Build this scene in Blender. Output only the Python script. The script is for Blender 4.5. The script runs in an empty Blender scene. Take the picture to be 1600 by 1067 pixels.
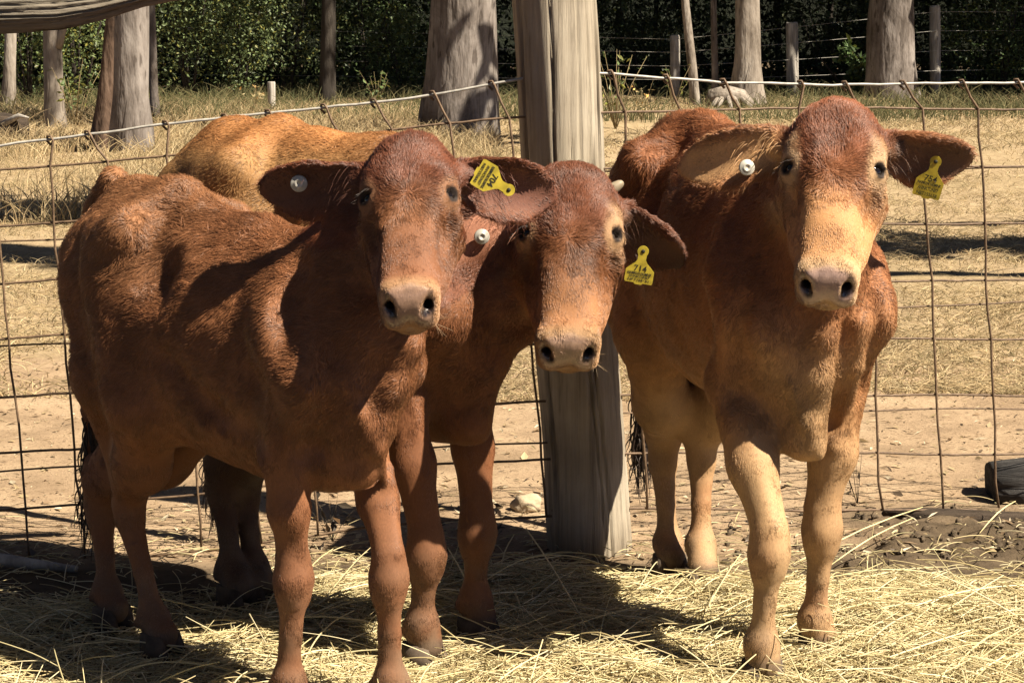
import bpy, bmesh, math, random
import numpy as np
from mathutils import Vector, Matrix

SC = bpy.context.scene
COL = SC.collection
random.seed(7)
RNG = np.random.default_rng(11)
R = math.radians

# ------------------------------------------------------------------ camera
CAM_H = 1.37
PITCH = math.atan((533.5 - 30.0) / 3300.0)
cam_d = bpy.data.cameras.new('camera')
cam = bpy.data.objects.new('camera', cam_d)
COL.objects.link(cam)
cam.location = (0, 0, CAM_H)
cam.rotation_euler = (R(90) - PITCH, 0, 0)
cam_d.sensor_width = 36.0
cam_d.lens = 3300.0 / 1600.0 * 36.0
cam_d.clip_start = 0.05
cam_d.clip_end = 1000
SC.camera = cam

# ------------------------------------------------------------------ light
SUN_EL, SUN_AZ = 51.0, 59.0          # azimuth: degrees to the right of the line back to the camera
to_sun = Vector((math.sin(R(SUN_AZ)) * math.cos(R(SUN_EL)), -math.cos(R(SUN_AZ)) * math.cos(R(SUN_EL)), math.sin(R(SUN_EL))))
world = bpy.data.worlds.new('World')
SC.world = world
world.use_nodes = True
wn = world.node_tree
bg = wn.nodes['Background']
sky = wn.nodes.new('ShaderNodeTexSky')
sky.sky_type = 'NISHITA'
sky.sun_disc = False
sky.sun_elevation = R(SUN_EL)
sky.sun_rotation = math.atan2(to_sun.x, to_sun.y)
wn.links.new(sky.outputs['Color'], bg.inputs['Color'])
bg.inputs['Strength'].default_value = 0.05
sky.air_density = 0.2
sky.dust_density = 0.3
sun_d = bpy.data.lights.new('sun', 'SUN')
sun_d.energy = 5.0
sun_d.angle = R(0.55)
sun_d.color = (1.0, 0.90, 0.74)
sun = bpy.data.objects.new('sun', sun_d)
COL.objects.link(sun)
sun.rotation_euler = to_sun.to_track_quat('Z', 'Y').to_euler()
sun.location = to_sun * 60
vs = SC.view_settings
vs.view_transform = 'Standard'
vs.look = 'None'
vs.exposure = 1.52
vs.gamma = 1.0
vs.use_curve_mapping = False
SC.render.engine = 'CYCLES'
SC.cycles.max_bounces = 6
SC.cycles.diffuse_bounces = 2
SC.cycles.glossy_bounces = 2
SC.cycles.transmission_bounces = 3
SC.cycles.transparent_max_bounces = 6
SC.cycles.use_adaptive_sampling = True
SC.cycles.adaptive_threshold = 0.015
SC.cycles_curves.shape = 'RIBBONS'

# ------------------------------------------------------------------ helpers
_c, _s = math.cos(PITCH), math.sin(PITCH)


def ray(px, py):
    u = (px - 800.0) / 3300.0
    v = (533.5 - py) / 3300.0
    return Vector((u, _c + v * _s, -_s + v * _c))


def P(px, py, Y):
    """point of the place seen in direction (px, py) at distance Y along the ground"""
    d = ray(px, py)
    return Vector((0, 0, CAM_H)) + d * (Y / d.y)


def G(px, py, z=0.0):
    """point of the ground seen in direction (px, py)"""
    d = ray(px, py)
    return Vector((0, 0, CAM_H)) + d * ((z - CAM_H) / d.z)


def tag(o, label=None, cat=None, group=None, kind=None):
    if label: o['label'] = label
    if cat: o['category'] = cat
    if group: o['group'] = group
    if kind: o['kind'] = kind
    return o


def empty(name, loc=(0, 0, 0)):
    o = bpy.data.objects.new(name, None)
    o.empty_display_size = 0.1
    o.location = loc
    COL.objects.link(o)
    return o


def link(name, me, parent=None, mat=None, smooth=True):
    o = bpy.data.objects.new(name, me)
    COL.objects.link(o)
    if mat is not None and len(me.materials) == 0:
        me.materials.append(mat)
    if parent is not None:
        o.parent = parent
        if parent.parent is None:      # everything is modelled where it stands
            o.matrix_parent_inverse = Matrix.Translation(parent.location).inverted()
    return o


def mesh_np(name, verts, faces, smooth=True):
    """verts (n,3), faces (m,k) uniform arrays"""
    me = bpy.data.meshes.new(name)
    verts = np.asarray(verts, dtype=np.float32)
    faces = np.asarray(faces, dtype=np.int32)
    m, k = faces.shape
    me.vertices.add(len(verts))
    me.vertices.foreach_set('co', verts.ravel())
    me.loops.add(m * k)
    me.loops.foreach_set('vertex_index', faces.ravel())
    me.polygons.add(m)
    me.polygons.foreach_set('loop_start', np.arange(0, m * k, k, dtype=np.int32))
    me.polygons.foreach_set('use_smooth', np.full(m, smooth, dtype=bool))
    me.update(calc_edges=True)
    return me


def color_attr(me, name, cols):
    a = me.attributes.new(name, 'FLOAT_COLOR', 'POINT')
    c = np.ones((len(cols), 4), dtype=np.float32)
    c[:, :3] = cols
    a.data.foreach_set('color', c.ravel())


def strands(name, pts, rad, cols, mat, parent=None):
    """pts (n,k,3), rad (n,k) or (k,), cols (n,3): thin strands"""
    n, k, _ = pts.shape
    hc = bpy.data.hair_curves.new(name)
    hc.add_curves([k] * n)
    hc.points.foreach_set('position', np.ascontiguousarray(pts, dtype=np.float32).ravel())
    ra = hc.attributes.get('radius') or hc.attributes.new('radius', 'FLOAT', 'POINT')
    rr = np.broadcast_to(np.asarray(rad, dtype=np.float32), (n, k))
    ra.data.foreach_set('value', np.ascontiguousarray(rr).ravel())
    ca = hc.attributes.new('strand_color', 'FLOAT_COLOR', 'CURVE')
    c = np.ones((n, 4), dtype=np.float32)
    c[:, :3] = np.clip(cols, 0, 1)
    ca.data.foreach_set('color', c.ravel())
    hc.materials.append(mat)
    return link(name, hc, parent)


def vnoise(p, freq, seed=0):
    """cheap smooth value noise on (n,3) points, -1..1"""
    p = np.asarray(p, dtype=np.float64) * freq + seed * 17.31
    i = np.floor(p).astype(np.int64)
    f = p - i
    f = f * f * (3 - 2 * f)

    def h(ix, iy, iz):
        n = (ix * 73856093) ^ (iy * 19349663) ^ (iz * 83492791)
        n = (n ^ (n >> 13)) * 1274126177
        n = n & 0x7fffffff
        return (n % 100003) / 50001.5 - 1.0
    r = 0
    for dx in (0, 1):
        for dy in (0, 1):
            for dz in (0, 1):
                w = (f[:, 0] if dx else 1 - f[:, 0]) * (f[:, 1] if dy else 1 - f[:, 1]) * (f[:, 2] if dz else 1 - f[:, 2])
                r = r + w * h(i[:, 0] + dx, i[:, 1] + dy, i[:, 2] + dz)
    return r


def tube_mesh(name, pts, radii, seg=8, cap=True, wob=None):
    """tube along points; wob(i, j) -> radius factor"""
    pts = [Vector(p) for p in pts]
    n = len(pts)
    V, F = [], []
    prev = None
    for i, p in enumerate(pts):
        t = (pts[min(i + 1, n - 1)] - pts[max(i - 1, 0)]).normalized()
        if prev is None:
            a = Vector((0, 0, 1)) if abs(t.z) < 0.9 else Vector((1, 0, 0))
            nrm = t.cross(a).normalized()
        else:
            nrm = (prev - t * prev.dot(t)).normalized()
        prev = nrm
        b = t.cross(nrm)
        for j in range(seg):
            an = 2 * math.pi * j / seg
            r = radii[i] * (wob(i, j) if wob else 1.0)
            V.append(p + (nrm * math.cos(an) + b * math.sin(an)) * r)
    for i in range(n - 1):
        for j in range(seg):
            k = (j + 1) % seg
            F.append((i * seg + j, i * seg + k, (i + 1) * seg + k, (i + 1) * seg + j))
    if cap:
        c0 = len(V); V.append(pts[0]); V.append(pts[-1])
        for j in range(seg):
            k = (j + 1) % seg
            F.append((c0, k, j)); F.append((c0 + 1, (n - 1) * seg + j, (n - 1) * seg + k))
    me = bpy.data.meshes.new(name)
    me.from_pydata([tuple(v) for v in V], [], F)
    me.polygons.foreach_set('use_smooth', [True] * len(me.polygons))
    me.update()
    return me


# ------------------------------------------------------------------ materials
def new_mat(name):
    m = bpy.data.materials.new(name)
    m.use_nodes = True
    nt = m.node_tree
    b = nt.nodes['Principled BSDF']
    return m, nt, b


def ramp(nt, src, stops):
    r = nt.nodes.new('ShaderNodeValToRGB')
    e = r.color_ramp.elements
    while len(e) < len(stops): e.new(0.5)
    for el, (p, c) in zip(e, stops):
        el.position = p
        el.color = (*c, 1) if len(c) == 3 else c
    nt.links.new(src, r.inputs[0])
    return r


def noise_mat(name, stops, scale=5.0, detail=6.0, stretch=(1, 1, 1), rough=0.85, bump=0.3, bump_scale=None, bump_dist=0.01, spec=0.2, coord='Object'):
    m, nt, b = new_mat(name)
    tc = nt.nodes.new('ShaderNodeTexCoord')
    mp = nt.nodes.new('ShaderNodeMapping')
    mp.inputs['Scale'].default_value = stretch
    nt.links.new(tc.outputs[coord], mp.inputs[0])
    n = nt.nodes.new('ShaderNodeTexNoise')
    n.inputs['Scale'].default_value = scale
    n.inputs['Detail'].default_value = detail
    n.inputs['Roughness'].default_value = 0.62
    nt.links.new(mp.outputs[0], n.inputs['Vector'])
    r = ramp(nt, n.outputs['Fac'], stops)
    nt.links.new(r.outputs[0], b.inputs['Base Color'])
    b.inputs['Roughness'].default_value = rough
    b.inputs['Specular IOR Level'].default_value = spec
    if bump:
        n2 = nt.nodes.new('ShaderNodeTexNoise')
        n2.inputs['Scale'].default_value = bump_scale or scale * 3
        n2.inputs['Detail'].default_value = 8
        n2.inputs['Roughness'].default_value = 0.7
        nt.links.new(mp.outputs[0], n2.inputs['Vector'])
        bp = nt.nodes.new('ShaderNodeBump')
        bp.inputs['Strength'].default_value = bump
        bp.inputs['Distance'].default_value = bump_dist
        nt.links.new(n2.outputs['Fac'], bp.inputs['Height'])
        nt.links.new(bp.outputs[0], b.inputs['Normal'])
    return m


def strand_mat(name, rough=0.6, spec=0.25, transl=0.0):
    m, nt, b = new_mat(name)
    a = nt.nodes.new('ShaderNodeAttribute')
    a.attribute_name = 'strand_color'
    nt.links.new(a.outputs['Color'], b.inputs['Base Color'])
    b.inputs['Roughness'].default_value = rough
    b.inputs['Specular IOR Level'].default_value = spec
    if transl > 0:
        tr = nt.nodes.new('ShaderNodeBsdfTranslucent')
        nt.links.new(a.outputs['Color'], tr.inputs['Color'])
        mx = nt.nodes.new('ShaderNodeMixShader')
        mx.inputs[0].default_value = transl
        nt.links.new(b.outputs[0], mx.inputs[1])
        nt.links.new(tr.outputs[0], mx.inputs[2])
        nt.links.new(mx.outputs[0], nt.nodes['Material Output'].inputs[0])
    return m


def flat_mat(name, col, rough=0.5, spec=0.4, metal=0.0, vary=0.12, scale=40.0):
    """plain stuff with a little blotchy variation"""
    m, nt, b = new_mat(name)
    n = nt.nodes.new('ShaderNodeTexNoise')
    n.inputs['Scale'].default_value = scale
    n.inputs['Detail'].default_value = 4
    tc = nt.nodes.new('ShaderNodeTexCoord')
    nt.links.new(tc.outputs['Object'], n.inputs['Vector'])
    lo = tuple(c * (1 - vary * 2) for c in col); hi = tuple(min(1, c * (1 + vary)) for c in col)
    r = ramp(nt, n.outputs['Fac'], [(0.3, lo), (0.7, hi)])
    nt.links.new(r.outputs[0], b.inputs['Base Color'])
    b.inputs['Roughness'].default_value = rough
    b.inputs['Specular IOR Level'].default_value = spec
    b.inputs['Metallic'].default_value = metal
    return m
# ------------------------------------------------------------------ ground
def smoothn(a, b, x):
    t = np.clip((x - a) / (b - a), 0, 1)
    return t * t * (3 - 2 * t)


def hay_amount(x, y):
    """how thickly the hay lies (0..1) at ground points"""
    p = np.stack([x, y, np.zeros_like(x)], 1)
    edge = 5.20 + .12 * vnoise(p, 2.2, 61) + .05 * vnoise(p, 7, 62) - .16 * smoothn(.5, 1.3, x) - .12 * smoothn(-.3, -1.0, x)
    a = smoothn(0.0, .32, edge - y)
    patch = .5 + .5 * vnoise(p, 3.1, 63)
    left = smoothn(-.1, -.6, x) * .85
    return np.clip(a * (1 - left * (1.15 - patch)), 0, 1)


def ground_z(x, y):
    x = np.asarray(x, dtype=np.float64); y = np.asarray(y, dtype=np.float64)
    p = np.stack([x, y, np.zeros_like(x)], 1)
    z = .018 * vnoise(p, 1.1, 51) + .010 * vnoise(p, 3.3, 52) + .006 * vnoise(p, 9, 53)
    far = smoothn(6, 14, y)
    z = z * (1 + 1.6 * far) + .05 * far * vnoise(p, .35, 54)
    mud = smoothn(.75, 1.1, x) * smoothn(5.05, 5.25, y) * smoothn(5.95, 5.7, y)
    z = z + mud * (.028 * vnoise(p, 11, 55) + .022 * vnoise(p, 24, 56))
    return z


_ys = np.concatenate([np.arange(-8, 3.4, .6), np.arange(3.4, 7.0, .035), np.arange(7.0, 14, .12), np.arange(14, 45, .5), np.arange(45, 200, 6)])
_xs = np.concatenate([np.arange(-120, -8, 5.0), np.arange(-8, -1.7, .3), np.arange(-1.7, 1.7, .035), np.arange(1.7, 8, .3), np.arange(8, 121, 5.0)])
_gx, _gy = np.meshgrid(_xs, _ys, indexing='xy')
_gv = np.stack([_gx.ravel(), _gy.ravel(), ground_z(_gx.ravel(), _gy.ravel())], 1)
_nx, _ny = len(_xs), len(_ys)
_i = (np.arange(_ny - 1)[:, None] * _nx + np.arange(_nx - 1)[None]).ravel()
_gf = np.stack([_i, _i + 1, _i + _nx + 1, _i + _nx], 1)
gm, nt, b = new_mat('paddock_ground')
tc = nt.nodes.new('ShaderNodeTexCoord')


def nz(scale, detail=6, rough=.6, dist=0.0):
    n = nt.nodes.new('ShaderNodeTexNoise')
    n.inputs['Scale'].default_value = scale; n.inputs['Detail'].default_value = detail
    n.inputs['Roughness'].default_value = rough; n.inputs['Distortion'].default_value = dist
    nt.links.new(tc.outputs['Object'], n.inputs['Vector'])
    return n.outputs['Fac']


def mixn(fac, a, b_):
    m = nt.nodes.new('ShaderNodeMix'); m.data_type = 'RGBA'
    nt.links.new(fac, m.inputs[0]) if not isinstance(fac, float) else setattr(m.inputs[0], 'default_value', fac)
    for s_, k_ in ((a, 6), (b_, 7)):
        if isinstance(s_, tuple): m.inputs[k_].default_value = (*s_, 1)
        else: nt.links.new(s_, m.inputs[k_])
    return m.outputs[2]


dirt = ramp(nt, nz(3.0, 8), [(0.30, (.20, .138, .084)), (0.5, (.30, .212, .132)), (0.72, (.38, .28, .178))]).outputs[0]
speck = ramp(nt, nz(70, 3, .7), [(0.56, (0, 0, 0)), (0.66, (1, 1, 1))]).outputs[0]
dirt = mixn(speck, dirt, (.15, .10, .06))
straw = ramp(nt, nz(9, 9, .75), [(0.28, (.18, .13, .072)), (0.5, (.285, .21, .125)), (0.70, (.39, .30, .185))]).outputs[0]
green = ramp(nt, nz(.5, 4), [(0.45, (0, 0, 0)), (0.75, (.55, .55, .55))]).outputs[0]
straw = mixn(green, straw, (.21, .165, .085))
soil = ramp(nt, nz(12, 9, .7), [(0.3, (.045, .032, .02)), (0.7, (.13, .095, .06))]).outputs[0]
zone = nt.nodes.new('ShaderNodeAttribute'); zone.attribute_name = 'zone'
sep = nt.nodes.new('ShaderNodeSeparateColor'); nt.links.new(zone.outputs['Color'], sep.inputs[0])
pn_ = nz(1.3, 6, .65)


def zone_mask(ch):
    a_ = nt.nodes.new('ShaderNodeMath'); a_.operation = 'ADD'
    nt.links.new(sep.outputs[ch], a_.inputs[0]); nt.links.new(pn_, a_.inputs[1])
    return ramp(nt, a_.outputs[0], [(0.85, (0, 0, 0)), (1.15, (1, 1, 1))]).outputs[0]


def half(v):
    return v


a_ = zone_mask(0)
colr = mixn(a_, dirt, straw)
colr = mixn(sep.outputs[1], colr, soil)
nt.links.new(colr, b.inputs['Base Color'])
b.inputs['Roughness'].default_value = .95; b.inputs['Specular IOR Level'].default_value = .1
bp = nt.nodes.new('ShaderNodeBump'); bp.inputs['Strength'].default_value = .7; bp.inputs['Distance'].default_value = .02
nt.links.new(nz(28, 10, .75), bp.inputs['Height']); nt.links.new(bp.outputs[0], b.inputs['Normal'])
me = mesh_np('ground', _gv, _gf)
_p = _gv
z_straw = np.clip(smoothn(6.8, 10.5, _p[:, 1]) * .66 + .12, 0, 1)
z_soil = np.clip(smoothn(5.45, 5.15, _p[:, 1]) + smoothn(.7, 1.1, _p[:, 0]) * smoothn(5.95, 5.6, _p[:, 1]), 0, 1)
z_soil = np.clip(z_soil + smoothn(34, 39, _p[:, 1] + 1.5 * vnoise(_p, .6, 78)), 0, 1)
z_soil = np.clip(z_soil + .0 + .5 * vnoise(_p, 4, 77) * (z_soil > 0) * (z_soil < 1), 0, 1)
color_attr(me, 'zone', np.stack([z_straw, z_soil, z_soil * 0], 1))
ground = link('ground', me, None, gm)
tag(ground, 'dry trampled paddock ground with bare dirt by the fence and straw coloured grass beyond', kind='structure')

# ------------------------------------------------------------------ trees
def bark_mat(name, dark, mid, pale, streak=.5, patch=2.2, fiss=.5):
    m, nt_, b_ = new_mat(name)
    tc_ = nt_.nodes.new('ShaderNodeTexCoord')

    def n_(scale, st, detail=8, rough=.65, dist=0.0):
        mp_ = nt_.nodes.new('ShaderNodeMapping'); mp_.inputs['Scale'].default_value = st
        nt_.links.new(tc_.outputs['Object'], mp_.inputs[0])
        k_ = nt_.nodes.new('ShaderNodeTexNoise'); k_.inputs['Scale'].default_value = scale; k_.inputs['Detail'].default_value = detail
        k_.inputs['Roughness'].default_value = rough; k_.inputs['Distortion'].default_value = dist
        nt_.links.new(mp_.outputs[0], k_.inputs['Vector'])
        return k_.outputs['Fac']

    def mul(a_, b2, f):
        x_ = nt_.nodes.new('ShaderNodeMix'); x_.data_type = 'RGBA'; x_.blend_type = 'MULTIPLY'; x_.inputs[0].default_value = f
        nt_.links.new(a_, x_.inputs[6]); nt_.links.new(b2, x_.inputs[7]); return x_.outputs[2]
    base_ = ramp(nt_, n_(patch, (1, 1, .55), 9, .7, .6), [(.32, dark), (.5, mid), (.68, pale)]).outputs[0]
    st_ = ramp(nt_, n_(14, (1, 1, .10), 8, .7), [(.36, (.35, .33, .31)), (.5, (.9, .9, .9)), (.7, (1.1, 1.1, 1.1))]).outputs[0]
    fleck = n_(11, (1.4, 1.4, .35), 3, .5)
    fs = ramp(nt_, fleck, [(.34, (.25, .22, .20)), (.42, (1, 1, 1))]).outputs[0]
    c_ = mul(mul(base_, st_, streak), fs, fiss)
    nt_.links.new(c_, b_.inputs['Base Color'])
    b_.inputs['Roughness'].default_value = .9; b_.inputs['Specular IOR Level'].default_value = .12
    bp_ = nt_.nodes.new('ShaderNodeBump'); bp_.inputs['Strength'].default_value = .8; bp_.inputs['Distance'].default_value = .03
    nt_.links.new(fleck, bp_.inputs['Height']); nt_.links.new(bp_.outputs[0], b_.inputs['Normal'])
    return m


bark_grey = bark_mat('bark_grey', (.07, .056, .046), (.17, .145, .128), (.27, .24, .215), .7, 2.2, .7)
bark_pale = bark_mat('bark_pale', (.10, .08, .062), (.23, .195, .16), (.35, .31, .265), .5)
bark_brown = bark_mat('bark_brown', (.04, .027, .02), (.12, .078, .055), (.22, .15, .11), .9, 4)
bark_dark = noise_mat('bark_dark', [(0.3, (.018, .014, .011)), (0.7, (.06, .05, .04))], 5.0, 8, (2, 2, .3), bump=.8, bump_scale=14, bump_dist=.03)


def leaf_mat(name, transl):
    m, nt_, b_ = new_mat(name)
    a = nt_.nodes.new('ShaderNodeAttribute'); a.attribute_name = 'leaf'
    nt_.links.new(a.outputs['Color'], b_.inputs['Base Color'])
    b_.inputs['Roughness'].default_value = .5; b_.inputs['Specular IOR Level'].default_value = .35
    tr = nt_.nodes.new('ShaderNodeBsdfTranslucent'); nt_.links.new(a.outputs['Color'], tr.inputs['Color'])
    mx = nt_.nodes.new('ShaderNodeMixShader'); mx.inputs[0].default_value = transl
    nt_.links.new(b_.outputs[0], mx.inputs[1]); nt_.links.new(tr.outputs[0], mx.inputs[2])
    nt_.links.new(mx.outputs[0], nt_.nodes['Material Output'].inputs[0])
    return m


leafm = leaf_mat('leaves', .25)


def leaf_cards(name, centers, size, cols, parent=None, droop=0.0, aspect=2.4):
    """one pointed four-sided leaf at every centre, folded a little along its rib"""
    n = len(centers)
    d = RNG.normal(0, 1, (n, 3)); d[:, 2] -= droop; d /= np.linalg.norm(d, axis=1)[:, None]
    r = RNG.normal(0, 1, (n, 3)); s_ = np.cross(d, r); s_ /= np.linalg.norm(s_, axis=1)[:, None]
    u_ = np.cross(s_, d)
    L = size[:, None]; W = L / aspect
    a = centers; tip = a + d * L; m1 = a + d * L * .45 + s_ * W * .5 + u_ * W * .15; m2 = a + d * L * .45 - s_ * W * .5 + u_ * W * .15
    V = np.stack([a, m1, tip, m2], 1).reshape(-1, 3)
    i0 = np.arange(n) * 4
    F = np.concatenate([np.stack([i0, i0 + 1, i0 + 2], 1), np.stack([i0, i0 + 2, i0 + 3], 1)])
    me_ = mesh_np(name, V, F, smooth=False)
    color_attr(me_, 'leaf', np.repeat(np.clip(cols, 0, 1), 4, axis=0))
    return link(name, me_, parent, leafm)


def leaf_cols(n, base, var=.35, yellow=.15):
    c = np.tile(np.array(base, dtype=float), (n, 1)) * (1 + var * RNG.normal(0, 1, (n, 1))).clip(.35, 2)
    y_ = (RNG.random(n) < yellow)[:, None]
    return np.where(y_, c * np.array([1.7, 1.25, .8]), c)


def blob_points(n, c, rad):
    """points in lumpy clumps round c"""
    k = max(3, n // 70)
    cc = RNG.normal(0, 1, (k, 3)); cc /= np.linalg.norm(cc, axis=1)[:, None]; cc *= (RNG.random((k, 1)) ** .5)
    w = RNG.integers(0, k, n)
    p = cc[w] + RNG.normal(0, .16, (n, 3)) * (.5 + RNG.random((k, 1))[w])
    return np.array(c) + p * np.array(rad)


def gum_tree(px, base_y, width, top_px, mat, label, H=8.0, crown=(2.6, 2.6, 2.0), leaves=1500, flare=1.25, crown_c=None, limbs=4, group='trees along the wood edge', fork=None, wob=.06):
    g = G(px, base_y)
    S = 3300.0 / (g.y * _c + CAM_H * _s)
    r0 = width / 2.0 / S
    top = P(top_px, 0, g.y)
    lean = (top - g) / max(top.z - g.z, .5)
    root = empty('gum_tree', (g.x, g.y, 0))
    tag(root, label, 'tree', group)
    pts, rad = [], []
    sd = random.random() * 50
    for i in range(15):
        z = -.15 + (H + .15) * (i / 14) ** 1.6
        q = g + lean * min(z, 2.2) * (1 if z > 0 else 0) + Vector((0, 0, z)) - Vector((0, 0, lean.z * min(z, 2.2) if z > 0 else 0))
        q.x += .05 * math.sin(z * .9 + sd) * min(1, z * .3); q.y += .05 * math.cos(z * .8 + sd) * min(1, z * .3)
        q.z = z
        pts.append(q)
        rad.append(r0 * (1 + (flare - 1) * math.exp(-max(z, 0) / (r0 * 1.6 + .1))) * (1 - .55 * max(0, z) / H))
    wb = lambda i, j: 1 + wob * math.sin(j * 2.1 + sd) * math.cos(i * .7 + j) + wob * .7 * math.sin(j * 5 + i * 1.9 + sd) + (.10 * math.cos(j * 3 + sd) if i < 3 else 0)
    link('trunk', tube_mesh('trunk', pts, rad, 18, True, wb), root, mat)
    cc = Vector(crown_c) if crown_c else pts[-1] + Vector((0, 0, crown[2] * .3))
    if fork:
        f0, f1, fw = fork
        a_, b_ = P(f0[0], f0[1], g.y - .02), P(f1[0], f1[1], g.y - .05)
        fp = [a_ + (b_ - a_) * t for t in (0, .35, .7, 1.0, 3, 6)]
        link('limb', tube_mesh('limb', fp, [fw / S / 2 * k for k in (1.15, 1.0, .95, .9, .6, .2)], 10), root, mat)
    for k in range(limbs):
        a_ = pts[9 + k % 5]; an = sd + k * 2.4
        e = cc + Vector((math.cos(an) * crown[0] * .6, math.sin(an) * crown[1] * .6, random.uniform(-.3, .4) * crown[2]))
        mid_ = (a_ + e) / 2 + Vector((0, 0, .3))
        link('limb', tube_mesh('limb', [a_, mid_, e], [r0 * .35, r0 * .22, r0 * .06], 7), root, mat)
    leaf_cards('crown', blob_points(leaves, cc, crown), .22 + .16 * RNG.random(leaves), leaf_cols(leaves, (.055, .075, .028)), root, .6, 2.2)
    return root


gum_tree(14, 172, 20, 20, bark_pale, 'slender white trunk at the far left edge under the timber rail', 7, (2.2, 2.2, 1.8), 1200)
gum_tree(86, 202, 30, 78, bark_pale, 'forked cream trunk, second from the left edge', 7.5, (2.3, 2.3, 1.8), 1300, fork=((90, 75), (104, 25), 13))
gum_tree(160, 236, 32, 186, bark_brown, 'reddish brown rough trunk leaning on the thick grey one at left', 7, (2, 2, 1.6), 900)
gum_tree(206, 242, 56, 206, bark_grey, 'thick grey brown trunk with dark stain, left of the green bushes', 9, (2.8, 2.8, 2.2), 1600)
gum_tree(243, 190, 14, 236, bark_grey, 'thin grey sapling trunk just right of the thick left trunk', 6, (1.6, 1.6, 1.4), 700)
gum_tree(512, 160, 24, 512, bark_dark, 'dark shaded trunk in the middle of the green bushes', 9, (2.6, 2.6, 2.0), 1500)
gum_tree(718, 216, 108, 722, bark_grey, 'very thick pale grey trunk left of the corner post', 10, (3.2, 3.2, 2.2), 1500, flare=1.2, wob=.03)
gum_tree(1088, 163, 15, 1072, bark_pale, 'thin warm cream trunk leaning left, right of the corner post', 6.5, (1.8, 1.8, 1.5), 800)
gum_tree(1118, 163, 11, 1117, bark_grey, 'thinnest knobbly grey stem rising from the root clump', 6, (1.5, 1.5, 1.4), 600)
gum_tree(1168, 164, 40, 1170, bark_pale, 'pale grey trunk with flared foot beside the root clump', 9, (2.8, 2.8, 2.0), 1500, flare=1.5)
gum_tree(1392, 157, 74, 1394, bark_grey, 'broad grey trunk between the two right hand fence posts', 10, (3.4, 3.4, 2.2), 1700, flare=1.15)

# trunks deeper in the wood
for k, (px, Y, w, lb) in enumerate([
        (330, 47, .16, 'thin dark trunk behind the light green bush'), (392, 50, .2, 'dark trunk behind the mid green bush'),
        (598, 46, .2, 'dark trunk close to the very thick pale trunk on its left'), (640, 52, .14, 'thin dark stem touching the very thick pale trunk'),
        (965, 45, .18, 'dark trunk first to the right of the corner post'), (1018, 48, .12, 'thin dark stem between corner post and shaded fence post'),
        (1292, 46, .14, 'thin dark stem right of the far middle fence post'), (1345, 50, .2, 'dark trunk touching the left edge of the broad grey trunk'),
        (1540, 47, .16, 'dark trunk right of the tallest far fence post'), (1582, 44, .2, 'dark trunk at the right edge of the wood'),
        (130, 45, .18, 'dark trunk between the forked trunk and the brown trunk'), (48, 44, .2, 'dark trunk between the two left cream trunks'),
        (455, 44, .12, 'thin dark stem behind the yellowish green bush'), (1215, 52, .18, 'dark trunk between flared trunk and middle fence post')]):
    g = Vector(((px - 800) / 3300 * Y, Y, 0))
    root = empty('forest_tree', g)
    tag(root, lb + ', deep in the wood', 'tree', 'dark trunks inside the wood')
    hh = 7 + random.random() * 3; ln = random.uniform(-.06, .06)
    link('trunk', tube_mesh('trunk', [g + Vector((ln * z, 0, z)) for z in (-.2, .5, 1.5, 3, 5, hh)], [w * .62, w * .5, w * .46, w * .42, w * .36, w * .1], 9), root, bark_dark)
    cc = g + Vector((ln * hh, 0, hh - .5))
    leaf_cards('crown', blob_points(900, cc, (2.6, 2.6, 2.2)), .26 + .16 * RNG.random(900), leaf_cols(900, (.05, .07, .025)), root, .5, 2.0)

# tall trees standing outside the picture on the sunny side; their shade reaches the wood and the far grass
def side_tree(x, y, H, r, crown, cc, n):
    root = empty('gum_tree', (x, y, 0))
    tag(root, 'unseen spreading gum tree standing outside the picture beside the yard', 'tree', 'gums outside the picture')
    g = Vector((x, y, 0)); c_ = Vector(cc)
    pts = [g + Vector((0, 0, -.1)), g + Vector((.03, 0, 1.2)), g + Vector((0, .05, 3)), g + Vector((.06, 0, H * .6)), g.lerp(c_, .5) + Vector((0, 0, H * .35)), c_]
    link('trunk', tube_mesh('trunk', pts, [r * 1.3, r, r * .9, r * .75, r * .4, r * .1], 12), root, bark_grey)
    leaf_cards('crown', blob_points(n, c_, crown), .28 + .2 * RNG.random(n), leaf_cols(n, (.055, .075, .028)), root, .6, 2.2)


SH = Vector((-to_sun.x, -to_sun.y, 0)) / to_sun.z         # ground offset of a shadow per metre of height


def shade_tree(sx, sy, h, base, r, crown, n):
    """a tree whose crown at height h shades the ground at (sx, sy)"""
    c_ = Vector((sx, sy, 0)) - SH * h + Vector((0, 0, h))
    side_tree(base[0], base[1], h, r, crown, c_, n)
    return c_


side_tree(6.6, 8.8, 9.0, .13, (1.5, .55, .5), (-2.7 + -SH.x * 9, 12.2 - SH.y * 9, 9.0), 700)
side_tree(8.0, 9.3, 7.5, .12, (1.6, 1.0, .8), (7.6, 9.6, 7.5), 500)
side_tree(9.5, 11.5, 8.0, .16, (2.2, 1.0, .8), (-3.2 - SH.x * 8, 15.2 - SH.y * 8, 8.0), 800)
# unseen gums added behind and beside the viewer to cut sky and bounce light
for x_, y_, h_, n_ in ((-3.5, -7.5, 6.5, 3200), (2.0, -10.0, 7.0, 3200), (-9.0, -3.0, 6.5, 3000), (-8.5, 4.5, 6.0, 2600), (-12.0, 12.0, 6.5, 1800)):
    side_tree(x_, y_, h_, .22, (3.2, 2.8, 2.6), (x_, y_, h_ - 2.0), n_)

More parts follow.
